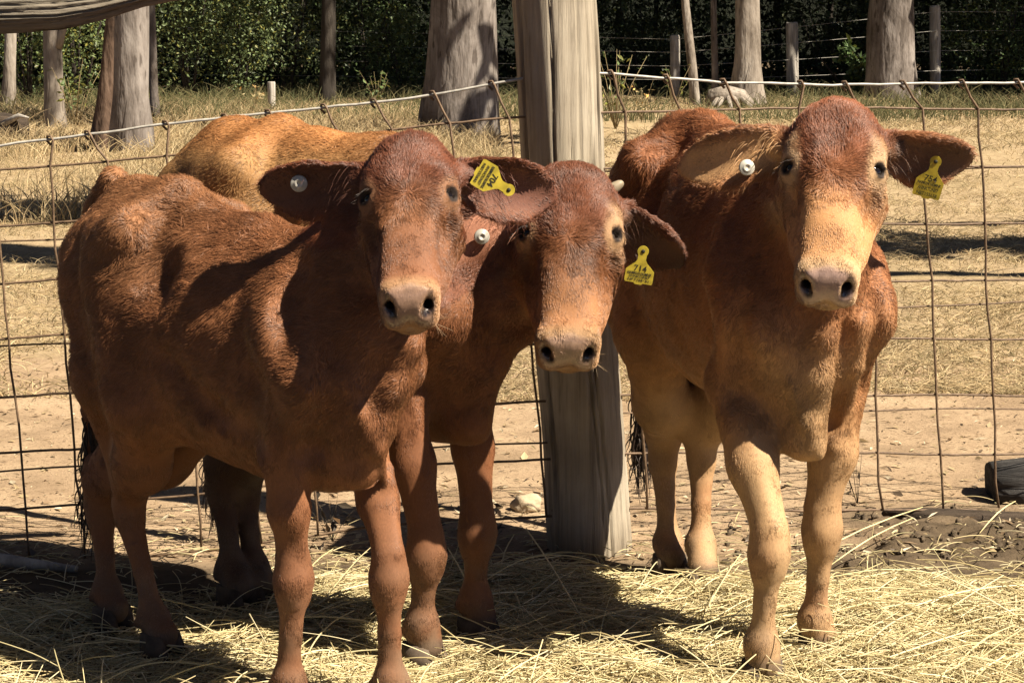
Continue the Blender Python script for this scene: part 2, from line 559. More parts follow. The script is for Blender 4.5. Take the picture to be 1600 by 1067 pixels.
# ------------------------------------------------------------------ bushes in front of and inside the wood
def bush(px, Y, w, h, n, col, label, size=.066, z0=0.0, droop=.2):
    n = int(n * 2.1)
    g = Vector(((px - 800) / 3300 * Y * 1.0, Y, 0))
    root = empty('bush', g)
    tag(root, label, 'bush', 'bushes along the wood')
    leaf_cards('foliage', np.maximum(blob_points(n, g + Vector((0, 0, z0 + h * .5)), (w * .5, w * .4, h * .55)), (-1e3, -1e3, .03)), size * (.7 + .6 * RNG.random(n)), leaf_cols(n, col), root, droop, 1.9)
    for k in range(4):
        a_ = random.uniform(-.3, .3)
        link('stem', tube_mesh('stem', [g + Vector((a_ * .2, 0, -.05)), g + Vector((a_, .05, h * .35)), g + Vector((a_ * 2.2, .1, h * .8))], [.03, .022, .008], 6), root, bark_dark)


bush(300, 37.0, 3.0, 2.6, 2600, (.10, .13, .05), 'light green leafy bush right of the thick left trunk')
bush(375, 37.5, 2.2, 2.4, 2200, (.09, .12, .045), 'mid green bush between the left trunks and the dark trunk')
bush(450, 38.5, 2.4, 2.9, 2200, (.10, .125, .05), 'yellowish green bush just left of the dark trunk')
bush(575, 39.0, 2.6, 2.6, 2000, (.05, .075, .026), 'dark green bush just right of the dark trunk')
bush(635, 38.0, 1.6, 1.7, 1300, (.06, .085, .03), 'low bush beside the very thick pale trunk')
bush(50, 34.0, 2.0, 2.8, 1900, (.075, .105, .036), 'hanging green bush behind the forked cream trunk')
bush(125, 33.0, 1.5, 2.6, 1500, (.10, .13, .045), 'bright green bush between the forked trunk and brown trunk')
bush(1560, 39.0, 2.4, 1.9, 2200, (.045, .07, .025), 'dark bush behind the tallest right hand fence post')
bush(1330, 37.0, .7, .9, 260, (.07, .11, .04), 'small sapling with broad leaves left of the broad grey trunk', size=.14)
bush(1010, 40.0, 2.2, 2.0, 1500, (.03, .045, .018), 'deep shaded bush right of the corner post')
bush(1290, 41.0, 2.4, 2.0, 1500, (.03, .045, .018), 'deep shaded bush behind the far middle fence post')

# the wood itself: leaves past counting
_n = 115000
_k = 760
_c0 = np.stack([RNG.uniform(-16, 16, _k), 40.0 + 15 * RNG.random(_k) ** 1.15, RNG.uniform(.0, 4.6, _k)], 1)
_big = (.6 + .9 * RNG.random(_k) ** 2)
_w = RNG.choice(_k, _n, p=_big / _big.sum())
_pts = _c0[_w] + RNG.normal(0, 1, (_n, 3)) * np.array([.36, .40, .28]) * _big[_w][:, None]
_low = RNG.random(_n) < .14
_pts[_low, 2] = RNG.uniform(.02, .6, _low.sum())
_pts[:, 2] = np.abs(_pts[:, 2]) + .02
_shade = (.45 + 1.1 * RNG.random(_k) ** 1.6)[_w]
wood = leaf_cards('forest_leaves', _pts, .09 + .09 * RNG.random(_n), leaf_cols(_n, (.026, .038, .014)) * _shade[:, None], None, .2, 1.9)
tag(wood, 'dense dark green understorey of the wood behind the paddock', 'woodland', kind='stuff')
# the canopy over it
_n = 60000
_c0 = np.stack([RNG.uniform(-22, 32, 420), RNG.uniform(35.5, 56, 420), RNG.uniform(4.4, 9.0, 420)], 1)
_c0[:, 2] += np.clip(36 - _c0[:, 1], 0, 12) * .18
_hole = (np.abs(_c0[:, 0] - .2) < 2.4) & (_c0[:, 1] > 29) & (_c0[:, 1] < 37.5)       # a gap that lets the sun on the left hand bushes
_c0 = _c0[~_hole]
_c0 = np.concatenate([_c0, [(4.6, 21.4, 6.2), (13.5, 29.5, 6.0), (12.3, 30.5, 6.5)]])  # unseen leaf clumps added apart from the canopy for their dappled shade
_w = RNG.integers(0, len(_c0), _n)
_pts = _c0[_w] + RNG.normal(0, 1, (_n, 3)) * np.array([.95, .95, .5])
cano = leaf_cards('canopy_leaves', _pts, (.42 + .3 * RNG.random(_n)), leaf_cols(_n, (.05, .07, .026)), None, .4, 1.8)
tag(cano, 'closed leaf canopy of the wood above the picture', 'woodland', kind='stuff')

# hills of trees far behind
hm = noise_mat('far_wood', [(0.35, (.006, .008, .004)), (0.7, (.022, .028, .013))], 2.5, 9, bump=1.0, bump_scale=6, bump_dist=.6)  # leaf tone kept near black to stand in for the wood's self-shade
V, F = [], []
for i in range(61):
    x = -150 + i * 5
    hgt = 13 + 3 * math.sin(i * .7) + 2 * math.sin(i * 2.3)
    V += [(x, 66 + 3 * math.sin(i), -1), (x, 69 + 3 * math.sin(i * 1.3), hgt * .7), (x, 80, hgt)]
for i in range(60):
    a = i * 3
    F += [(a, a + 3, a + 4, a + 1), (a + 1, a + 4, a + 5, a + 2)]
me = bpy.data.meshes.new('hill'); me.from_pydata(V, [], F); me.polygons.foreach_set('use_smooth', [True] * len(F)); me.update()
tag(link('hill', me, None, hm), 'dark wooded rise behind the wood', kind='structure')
# ------------------------------------------------------------------ dry grass of the paddock
grass_mat = strand_mat('dry_grass', .8, .1, .25)


def grass(name, label, n, sample, hmin, hmax, cols, lean=.5, rad=.0018):
    x, y = sample(n)
    p = np.stack([x, y, ground_z(x, y) - .005], 1)
    hh = hmin + (hmax - hmin) * RNG.random(n) ** 1.6
    d = RNG.normal(0, 1, (n, 3)); d[:, 2] = 0
    k = 4
    pts = np.zeros((n, k, 3))
    for q in range(k):
        s_ = q / (k - 1)
        pts[:, q] = p + d * (hh * lean * s_ * s_)[:, None] + np.array((0, 0, 1)) * (hh * s_ * (1 - .25 * lean * s_))[:, None]
    c = np.array(cols)[RNG.integers(0, len(cols), n)] * (.7 + .6 * RNG.random((n, 1)))
    o = strands(name, pts, np.array([1, .9, .7, .2]) * rad, c, grass_mat)
    tag(o, label, 'grass', kind='stuff')
    return o


def clumped(xa, xb, ya, yb, freq, thr, seed, ypow=1.0):
    def f(n):
        xs, ys = [], []; t = 0
        while t < n:
            m = n * 2
            y = ya + (yb - ya) * RNG.random(m) ** ypow
            wdt = np.minimum(1.0, (y * .27 + 1.0) / max(abs(xa), abs(xb)))
            x = (xa + (xb - xa) * RNG.random(m)) * wdt
            nn = vnoise(np.stack([x, y * .6, x * 0], 1), freq, seed)
            ok = nn > thr + .35 * RNG.normal(0, 1, m)
            xs.append(x[ok]); ys.append(y[ok]); t += ok.sum()
        return np.concatenate(xs)[:n], np.concatenate(ys)[:n]
    return f


STRAW = [(.42, .32, .18), (.35, .26, .145), (.48, .385, .23), (.28, .21, .12), (.21, .17, .09)]
grass('paddock_grass', 'short dry grass grazed down over the paddock', 75000, clumped(-6, 6, 7.6, 20, 1.2, -.1, 71, 1.3), .015, .070, STRAW, 1.2, .0020)
grass('far_grass', 'dry grass of the far side of the paddock', 45000, clumped(-10, 10, 18, 37, .9, -.25, 74, 1.1), .03, .11, STRAW, .9, .0042)
grass('tall_dry_grass', 'tall pale dry grass along the left of the paddock', 24000, clumped(-9.5, -.2, 14, 31, .8, -.05, 72), .05, .30, STRAW, .5, .0035)
grass('wood_edge_grass', 'greyish tufts of grass where the paddock meets the wood', 20000, clumped(-12, 12, 28, 41, .6, -.1, 73), .06, .35, [(.17, .15, .075), (.11, .105, .05), (.08, .085, .04)], .5, .005)  # olive tufts coloured darker in place of shade along the wood

# scattered leaf litter and straw bits on the dirt
n = 11000
y = 5.3 + 9 * RNG.random(n) ** 1.5; x = (RNG.random(n) * 2 - 1) * (y * .27 + .4)
ctr = np.stack([x, y, ground_z(x, y) + .004], 1)
d = np.stack([np.cos(a := RNG.random(n) * 6.283), np.sin(a), RNG.normal(0, .22, n)], 1)
s_ = np.stack([-np.sin(a), np.cos(a), RNG.normal(0, .3, n)], 1)
L = (.006 + .022 * RNG.random(n) ** 2.5)[:, None]; W = L * (.12 + .4 * RNG.random((n, 1)) ** 2)
V = np.stack([ctr - d * L, ctr + s_ * W + (0, 0, .003), ctr + d * L, ctr - s_ * W + (0, 0, .001)], 1).reshape(-1, 3)
i0 = np.arange(n) * 4
me = mesh_np('leaf_litter', V, np.concatenate([np.stack([i0, i0 + 1, i0 + 2], 1), np.stack([i0, i0 + 2, i0 + 3], 1)]), False)
pal = np.array([(.42, .33, .19), (.36, .27, .15), (.25, .17, .10), (.10, .07, .045), (.50, .42, .29)])
color_attr(me, 'leaf', np.repeat(pal[RNG.integers(0, 5, n)] * (.7 + .5 * RNG.random((n, 1))), 4, axis=0))
tag(link('leaf_litter', me, None, leafm), 'dry leaves and straw bits scattered over the dirt behind the mesh', 'leaf litter', kind='stuff')

# ------------------------------------------------------------------ corner post
def timber_mat(name, st, dk=1.0):
    m_, nt, b = new_mat(name)
    tc = nt.nodes.new('ShaderNodeTexCoord')
    mp = nt.nodes.new('ShaderNodeMapping'); mp.inputs['Scale'].default_value = st
    nt.links.new(tc.outputs['Object'], mp.inputs[0])
    n1 = nt.nodes.new('ShaderNodeTexNoise'); n1.inputs['Scale'].default_value = 55; n1.inputs['Detail'].default_value = 9; n1.inputs['Roughness'].default_value = .7
    nt.links.new(mp.outputs[0], n1.inputs['Vector'])
    n2 = nt.nodes.new('ShaderNodeTexNoise'); n2.inputs['Scale'].default_value = 5; n2.inputs['Detail'].default_value = 6
    nt.links.new(tc.outputs['Object'], n2.inputs['Vector'])
    n3 = nt.nodes.new('ShaderNodeTexNoise'); n3.inputs['Scale'].default_value = 16; n3.inputs['Detail'].default_value = 5
    nt.links.new(mp.outputs[0], n3.inputs['Vector'])
    r1 = ramp(nt, n1.outputs['Fac'], [(.30, (.11, .095, .076)), (.45, (.30, .27, .225)), (.72, (.43, .395, .335))])
    r2 = ramp(nt, n2.outputs['Fac'], [(.3, (.62 * dk, .55 * dk, .46 * dk)), (.7, (1.08 * dk, 1.02 * dk, .92 * dk))])
    r3 = ramp(nt, n3.outputs['Fac'], [(.30, (.22, .20, .17)), (.37, (1, 1, 1))])

    def mul(a_, b2):
        mx = nt.nodes.new('ShaderNodeMix'); mx.data_type = 'RGBA'; mx.blend_type = 'MULTIPLY'; mx.inputs[0].default_value = .9
        nt.links.new(a_, mx.inputs[6]); nt.links.new(b2, mx.inputs[7]); return mx.outputs[2]
    nt.links.new(mul(mul(r1.outputs[0], r2.outputs[0]), r3.outputs[0]), b.inputs['Base Color'])
    b.inputs['Roughness'].default_value = .85; b.inputs['Specular IOR Level'].default_value = .15
    bp = nt.nodes.new('ShaderNodeBump'); bp.inputs['Strength'].default_value = .8; bp.inputs['Distance'].default_value = .008
    nt.links.new(n1.outputs['Fac'], bp.inputs['Height']); nt.links.new(bp.outputs[0], b.inputs['Normal'])
    return m_


wood_m = timber_mat('weathered_post', (1, 1, .035))
rail_m = timber_mat('weathered_rail', (.09, 1, 1), .55)


def log_mesh(name, pts, radii, seg=72, cracks=9, depth=.10, seed=1, rough=.03):
    """round timber with splits running along it"""
    rg = random.Random(seed)
    cr = [(rg.random() * 6.283, rg.uniform(.35, 1.0) * depth, rg.uniform(.025, .05), rg.random(), rg.uniform(.5, 1.0)) for _ in range(cracks)]
    n_ = len(pts)

    def wob(i, j):
        an = 2 * math.pi * j / seg; t = i / max(1, n_ - 1)
        v = 1 + rough * math.sin(an * 3 + seed) + rough * .6 * math.sin(an * 7 + seed * 2 + t * 2) + rough * .3 * math.sin(an * 17 + t * 5)
        for a0, dp, w, s0, ln in cr:
            if not (s0 * .8 - .3 <= t <= s0 * .8 + ln): continue
            da = abs((an - a0 - .10 * math.sin(t * 5 + seed + a0) + math.pi) % (2 * math.pi) - math.pi)
            v -= dp * max(0, 1 - da / w)
        return v
    return tube_mesh(name, pts, radii, seg, True, wob)


base = G(921, 852); topv = P(858, -70, base.y - .01)
PTS = [base.lerp(topv, t) + Vector((.004 * math.sin(t * 9), 0, 0)) for t in [i / 24 for i in range(25)]]
PTS[0] = PTS[0] - (topv - base) * .12
post = link('corner_post', log_mesh('corner_post', PTS, [.106 + .006 * max(0, 1 - i / 4) for i in range(25)], 150, 22, .15, 5, .022), None, wood_m)
tag(post, 'thick weathered grey strainer post with splits where the mesh fences meet', 'fence post')

# ------------------------------------------------------------------ wire mesh fences
rust = noise_mat('rusty_wire', [(.3, (.06, .038, .022)), (.55, (.13, .082, .048)), (.8, (.22, .15, .095))], 60, bump=.2, rough=.6, spec=.3)
galv = noise_mat('galvanised_wire', [(.3, (.20, .185, .16)), (.7, (.40, .375, .33))], 50, bump=.1, rough=.45, spec=.5)


def lerp_table(tab, x):
    if x <= tab[0][0]: 
        (x0, y0), (x1, y1) = tab[0], tab[1]
    else:
        for (x0, y0), (x1, y1) in zip(tab, tab[1:]):
            if x <= x1: break
    return y0 + (y1 - y0) * (x - x0) / (x1 - x0)


def fence(label, x0, x1, top, row1, bottom, Yt, verts, extras, shift):
    root = empty('wire_mesh_fence', (P((x0 + x1) / 2, 800, lerp_table(Yt, (x0 + x1) / 2)).x, lerp_table(Yt, (x0 + x1) / 2), 0))
    tag(root, label, 'wire fence', 'rusty mesh fence panels meeting at the post')
    rr = random.Random(int(x0))
    N = 36
    xs = [x0 + (x1 - x0) * i / N for i in range(N + 1)]

    def pt(x, y, dy=0): return P(x, y, lerp_table(Yt, x) + dy)
    link('top_wire', tube_mesh('top_wire', [pt(x, lerp_table(top, x) + rr.uniform(-1, 1)) for x in xs], [.0035] * (N + 1), 7), root, galv)
    rowy = lambda k, x: lerp_table(row1, x) * (1 - k / 7) + lerp_table(bottom, x) * k / 7
    for k in range(8):
        ph = rr.random() * 6
        pl = [pt(x, rowy(k, x) + 1.6 * math.sin(x * .013 + ph) + rr.uniform(-.7, .7), -.004) for x in xs]
        link('horizontal_wire', tube_mesh('horizontal_wire', pl, [.0034] * (N + 1), 6), root, rust)
    for tb in extras:
        ph = rr.random() * 6
        link('plain_wire', tube_mesh('plain_wire', [pt(x, lerp_table(tb, x) + 1.5 * math.sin(x * .02 + ph), .006) for x in xs], [.0026] * (N + 1), 6), root, rust)
    for vx in verts:
        b_ = vx + shift
        ys = [rowy(k, vx + shift * k / 7) for k in range(8)]
        pl = []
        hook = rr.choice([-26, -22, -30, 0])
        ty = lerp_table(top, vx + hook)
        # curls over the top wire, then slants down to the second wire
        pl += [pt(vx + hook + 3, ty + 9, .008), pt(vx + hook - 4, ty + 2, .007), pt(vx + hook - 3, ty - 5, 0), pt(vx + hook + 2, ty - 5, -.007), pt(vx + hook + 6, ty + 2, -.008)]
        if hook: pl.append(pt(vx + hook * .45, ty * .5 + ys[0] * .5 + 2, -.008))
        for k in range(8):
            x = vx + shift * k / 7 + rr.uniform(-2.5, 2.5)
            pl.append(pt(x, rowy(k, x), -.009))
            if k < 7: pl.append(pt(x + shift / 14 + rr.uniform(-2.5, 2.5), (rowy(k, x) + rowy(k + 1, x)) / 2, -.009 + rr.uniform(-.006, .006)))
        link('vertical_wire', tube_mesh('vertical_wire', pl, [.0034] * len(pl), 6), root, rust)
    return root


fence('mesh fence left of the post with pale top wire rising to it', -140, 862,
      [(-140, 245), (0, 228), (300, 189), (530, 166), (640, 154), (862, 116)],
      [(-140, 280), (0, 264), (307, 241), (543, 210), (667, 196), (862, 181)],
      [(-140, 905), (0, 887), (145, 877), (330, 857), (483, 838), (575, 825), (690, 813), (862, 805)],
      [(-140, 5.26), (0, 5.29), (500, 5.33), (862, 5.375)],
      [-105, -10, 77, 166, 258, 350, 440, 531, 613, 705, 797], [[(-140, 382), (0, 378), (862, 330)], [(-140, 546), (0, 542), (862, 500)], [(-140, 742), (0, 736), (862, 690)]], 57)
fence('mesh fence right of the post with level pale top wire', 862, 1740,
      [(862, 112), (905, 112), (1010, 120), (1130, 129), (1300, 133), (1600, 129), (1740, 127)],
      [(862, 183), (925, 177), (1100, 170), (1740, 170)],
      [(862, 797), (1100, 795), (1375, 797), (1740, 800)],
      [(862, 5.375), (940, 5.40), (1200, 5.58), (1600, 5.83), (1740, 5.92)],
      [882, 975, 1062, 1155, 1250, 1345, 1440, 1528, 1618, 1710], [[(862, 268), (1400, 270), (1600, 261), (1740, 256)], [(862, 500), (1390, 483), (1600, 470), (1740, 465)], [(862, 645), (1740, 637)]], 34)
root = empty('wire_tie', (P(862, 200, 5.36).x, 5.36, 0))
tag(root, 'loop of rusty tie wire hanging on the front of the corner post', 'wire')
link('tie', tube_mesh('tie', [P(812, 122, 5.42), P(826, 160, 5.38), P(834, 205, 5.365), P(862, 188, 5.35), P(885, 196, 5.355), P(912, 225, 5.385), P(920, 262, 5.40)], [.0026] * 7, 6), root, rust)
link('tie', tube_mesh('tie', [P(902, 96, 5.40), P(908, 118, 5.385), P(914, 150, 5.385), P(924, 200, 5.40)], [.0026] * 4, 6), root, rust)
for (a, b2, c2) in (((930, 655), (955, 690), (975, 790)), ((935, 720), (960, 745), (978, 812)), ((925, 800), (950, 806), (968, 836))):
    link('tie', tube_mesh('tie', [P(a[0], a[1], 5.42), P(b2[0], b2[1], 5.39), P(c2[0], c2[1], 5.45)], [.0024] * 3, 6), root, rust)

# ------------------------------------------------------------------ far fence
grey_wood = noise_mat('grey_timber', [(.3, (.16, .14, .12)), (.55, (.34, .31, .27)), (.8, (.48, .45, .40))], 9, 8, (3, 3, .3), bump=.5)
fposts = [(425, 176, 128, 12, 'short pale stake standing in the grass left of the thick grey trunk'), (1055, 152, 55, 15, 'dark shaded fence post left of the thin cream trunk'),
          (1238, 152, 35, 19, 'pale grey fence post between the flared trunk and the broad trunk'), (1462, 150, 9, 17, 'tall pale fence post at the right, in front of the dark bush')]
fp_w = []
for px, yb, yt, w, lb in fposts:
    g = G(px, yb); t_ = P(px - 1, yt, g.y)
    S = 3300 / g.y
    o = link('fence_post', log_mesh('fence_post', [g - Vector((0, 0, .1)), g.lerp(t_, .33), g.lerp(t_, .66), g.lerp(t_, .97), t_], [w / 2 / S] * 4 + [w / 2 / S * .85], 16, 3, .15, int(px), .05), None, grey_wood)
    tag(o, lb, 'fence post', 'posts of the far fence')
    fp_w.append((g, t_))
wf = empty('wire_fence', fp_w[2][0])
tag(wf, 'thin barbed wires strung between the far posts in front of the wood', 'wire fence')
for q in (.93, .72, .50, .28):
    pl = [Vector((fp_w[1][0].x - 9, 39, 0)) + Vector((0, 0, 1.3 * q))] + [g.lerp(t_, q) + Vector((0, -.1, 0)) for g, t_ in fp_w[1:]] + [fp_w[3][0].lerp(fp_w[3][1], q) + Vector((7, 4, 0))]
    link('strand', tube_mesh('strand', pl, [.004] * len(pl), 5), wf, galv)

# ------------------------------------------------------------------ logs, stones, sticks
char = noise_mat('charred_wood', [(.3, (.012, .011, .011)), (.55, (.05, .046, .043)), (.8, (.15, .14, .13))], 14, 9, (.25, 3, 3), bump=.9, bump_scale=30, bump_dist=.02)
darkwood = noise_mat('dark_wood', [(.3, (.022, .016, .012)), (.7, (.09, .065, .045))], 12, 9, (.3, 3, 3), bump=.9, bump_scale=26, bump_dist=.02)
g = P(1547, 764, 6.0)
o = link('burnt_log', log_mesh('burnt_log', [g + Vector((t, .02 * t, .012 * math.sin(t * 7))) for t in (0, .004, .1, .25, .45, .7, .9)], [.06, .082, .085, .084, .087, .085, .08], 48, 10, .22, 3, .05), None, char)
tag(o, 'charred square ended log lying behind the mesh at the right edge', 'log')
pl = [P(x, yy, Y_) for x, yy, Y_ in ((1382, 803, 5.78), (1430, 806, 5.74), (1480, 811, 5.72), (1540, 815, 5.70), (1600, 818, 5.69), (1680, 820, 5.68))]
o = link('rotten_log', log_mesh('rotten_log', pl, [.016, .024, .030, .032, .033, .03], 28, 6, .25, 9, .10), None, darkwood)
tag(o, 'thin dark rotten log half sunk under the mesh at the right', 'log')
pl = [P(x, yy, Y_) for x, yy, Y_ in ((-40, 870, 5.20), (10, 875, 5.18), (40, 879, 5.16), (66, 882, 5.15), (120, 888, 5.12))]
o = link('fallen_branch', log_mesh('fallen_branch', pl, [.016, .017, .015, .013, .008], 14, 3, .2, 4, .08), None, grey_wood)
tag(o, 'pale grey fallen branch on the ground at the left edge', 'branch')
stone_m = noise_mat('stone', [(.3, (.26, .20, .13)), (.7, (.48, .38, .26))], 16, 8, bump=.5, bump_dist=.01)


def stone(px, py, w, h, label):
    g = G(px, py); S = 3300 / (g.y)
    bm = bmesh.new(); bmesh.ops.create_icosphere(bm, subdivisions=3, radius=1)
    for v in bm.verts:
        p = v.co.copy()
        q = 1 + .16 * math.sin(p.x * 3 + px) * math.cos(p.y * 4 + py) + .10 * math.sin(p.z * 6 + p.x * 5)
        v.co = Vector((p.x * q * w / 2 / S, p.y * q * w * .4 / S, max(p.z * q, -.4) * h * .62 / S)) + g + Vector((0, 0, h * .25 / S))
    for f in bm.faces: f.smooth = True
    me_ = bpy.data.meshes.new('stone'); bm.to_mesh(me_); bm.free()
    tag(link('stone', me_, None, stone_m), label, 'stone', 'stones on the dirt behind the fence')


stone(822, 797, 46, 32, 'largest pale stone left of the post foot')
stone(772, 806, 22, 14, 'small stone between the middle cow and the largest stone')
stone(1040, 566, 18, 9, 'flat stone far back on the dirt') if False else None

# clods of dark earth below the mesh
n = 200
bm = bmesh.new()
rg = random.Random(3)
for i in range(n):
    x = rg.uniform(.62, 1.75) if i % 4 else rg.uniform(-.2, .7); y = rg.gauss(5.45, .14)
    s0 = rg.uniform(.003, .013) * (1.3 if rg.random() < .15 else 1)
    m0 = Matrix.Translation((x, y, float(ground_z([x], [y])[0]) + s0 * .05)) @ Matrix.Rotation(rg.random() * 6, 4, Vector((rg.random(), rg.random(), rg.random() + .1)).normalized()) @ Matrix.Diagonal((s0 * rg.uniform(.8, 1.6), s0, s0 * rg.uniform(.5, .9), 1))
    r = bmesh.ops.create_icosphere(bm, subdivisions=2, radius=1, matrix=m0)
    for v in r['verts']: v.co += Vector((rg.gauss(0, .2), rg.gauss(0, .2), rg.gauss(0, .2))) * s0
for f_ in bm.faces: f_.smooth = True
me = bpy.data.meshes.new('earth_clods'); bm.to_mesh(me); bm.free()
clod_m = noise_mat('clods', [(.3, (.05, .036, .023)), (.7, (.13, .095, .06))], 22, 8, bump=.9, bump_scale=60)
tag(link('earth_clods', me, None, clod_m), 'dark clods of churned earth along the foot of the mesh', 'earth', kind='stuff')

# weathered timber rail crossing the top left corner
pl = [P(x, y, Y_) for x, y, Y_ in ((-420, 30, 4.75), (-160, 22, 4.8), (0, 16, 4.82), (90, 14, 4.83), (150, 6, 4.84), (220, -10, 4.85), (300, -24, 4.86), (420, -44, 4.87), (700, -90, 4.88))]
o = link('timber_rail', log_mesh('timber_rail', [pl[0].lerp(pl[1], t) for t in (0, .33, .66)] + [pl[1].lerp(pl[2], t) for t in (0, .25, .5, .75)] + [pl[2].lerp(pl[3], t) for t in (0, .25, .5, .75)] + [pl[3].lerp(pl[4], t) for t in (0, .33, .66)] + [pl[4].lerp(pl[5], t) for t in (0, .33, .66)] + pl[5:],
     [.05] * 7 + [.050, .050, .049, .048, .047, .045, .042, .039, .036, .033, .030, .028, .026, .024, .02], 96, 22, .42, 8, .10), None, rail_m)
tag(o, 'weathered log rail crossing the top left corner above the fence', 'rail')
g = P(-420, 30, 4.75)
o = link('rail_post', log_mesh('rail_post', [Vector((g.x, g.y + .14, z)) for z in (-.2, .3, .7, 1.1, 1.5)], [.085, .08, .08, .078, .076], 40, 8, .15, 6, .03), None, wood_m)
tag(o, 'post outside the left edge carrying the log rail', 'fence post')

# old stump and roots by the pale trunk
g = G(1135, 168)
root = empty('tree_stump', g); tag(root, 'pale tangled stump and roots at the foot of the flared trunk', 'stump')
link('stump', log_mesh('stump', [g + Vector((x, 0, z)) for x, z in ((-.30, .05), (-.22, .12), (0, .16), (.25, .13), (.4, .06))], [.06, .16, .19, .15, .05], 30, 6, .3, 2, .12), root, bark_pale)
for k in range(7):
    a_ = k * .9 + .3; L_ = random.uniform(.35, .75)
    link('root', tube_mesh('root', [g + Vector((0, 0, .15)), g + Vector((math.cos(a_) * L_ * .5, -abs(math.sin(a_)) * L_ * .5, .14)), g + Vector((math.cos(a_) * L_, -abs(math.sin(a_)) * L_, -.03))], [.07, .05, .03], 8), root, bark_pale)
g = G(22, 222)
root = empty('fallen_log', g); tag(root, 'dark rotting log with a broken stub at the left edge of the grass', 'log')
link('log', log_mesh('log', [g + Vector((x, 0, z)) for x, z in ((-1.6, .12), (-.8, .14), (-.1, .16), (.15, .15))], [.14, .15, .15, .12], 24, 6, .25, 12, .08), root, darkwood)
link('stub', tube_mesh('stub', [g + Vector((-.1, -.1, .2)), g + Vector((.1, -.15, .3)), g + Vector((.22, -.2, .28))], [.04, .03, .01], 8), root, grey_wood)

# ------------------------------------------------------------------ weeds
weed_col = {'green': (.10, .14, .05), 'dry': (.36, .29, .15), 'dead': (.05, .038, .026)}
stem_m = flat_mat('weed_stem', (.22, .17, .09), .8, .1)
dead_m = flat_mat('dead_stem', (.06, .045, .03), .8, .1)


def weed(g, h, n, col, label, lsize, spread=.5, nl=5, group='weeds by the fence', mat=None):
    root = empty('weed', g); tag(root, label, 'weed', group)
    pts = []
    for k in range(n):
        a_ = random.random() * 6.28; sp = random.uniform(.1, spread) * h; hh = h * random.uniform(.6, 1)
        top = g + Vector((math.cos(a_) * sp, math.sin(a_) * sp, hh))
        midp = g.lerp(top, .5) + Vector((0, 0, hh * .12))
        link('stem', tube_mesh('stem', [g, midp, top], [h * .006, h * .005, h * .002], 5), root, mat or stem_m)
        for q in range(nl):
            t = random.uniform(.35, 1)
            pts.append((1 - t) ** 2 * np.array(g) + 2 * t * (1 - t) * np.array(midp) + t * t * np.array(top))
    pts = np.array(pts)
    leaf_cards('leaves', pts, lsize * (.6 + .8 * RNG.random(len(pts))), leaf_cols(len(pts), col, .25, .3), root, .2, 2.6)


random.seed(21)
weed(G(962, 205), 1.0, 11, weed_col['green'], 'green and yellow leafy weed clump just right of the corner post', .09)
weed(G(1003, 192), .6, 8, weed_col['dry'], 'dry yellow stalked weed clump right of the leafy weed clump', .06)
weed(G(1052, 172), .7, 6, weed_col['green'], 'small pale weed at the foot of the thin cream trunk', .07)
weed(G(118, 205), .9, 9, weed_col['green'], 'scrubby green weed between the forked trunk and brown trunk', .09)
weed(G(395, 178), .5, 7, weed_col['dry'], 'straggly dry weed above the tan rump', .08)
weed(G(590, 172), .6, 10, weed_col['green'], 'grey green weed left of the very thick pale trunk', .09)
weed(G(520, 846), .15, 7, weed_col['dead'], 'dead black leaved weed between the front legs of the left cow', .045, .9, 3, mat=dead_m)
weed(G(770, 846), .10, 6, weed_col['dead'], 'small dead twigs by the leg of the middle cow', .03, .9, 2, mat=dead_m)
weed(G(960, 815), .12, 8, weed_col['dead'], 'dry dark twigs at the foot of the corner post', .02, .7, 2, mat=dead_m)
weed(G(1340, 790), .18, 5, weed_col['dead'], 'thin bare twig between the mesh and the right cow', .02, .5, 1, mat=dead_m)
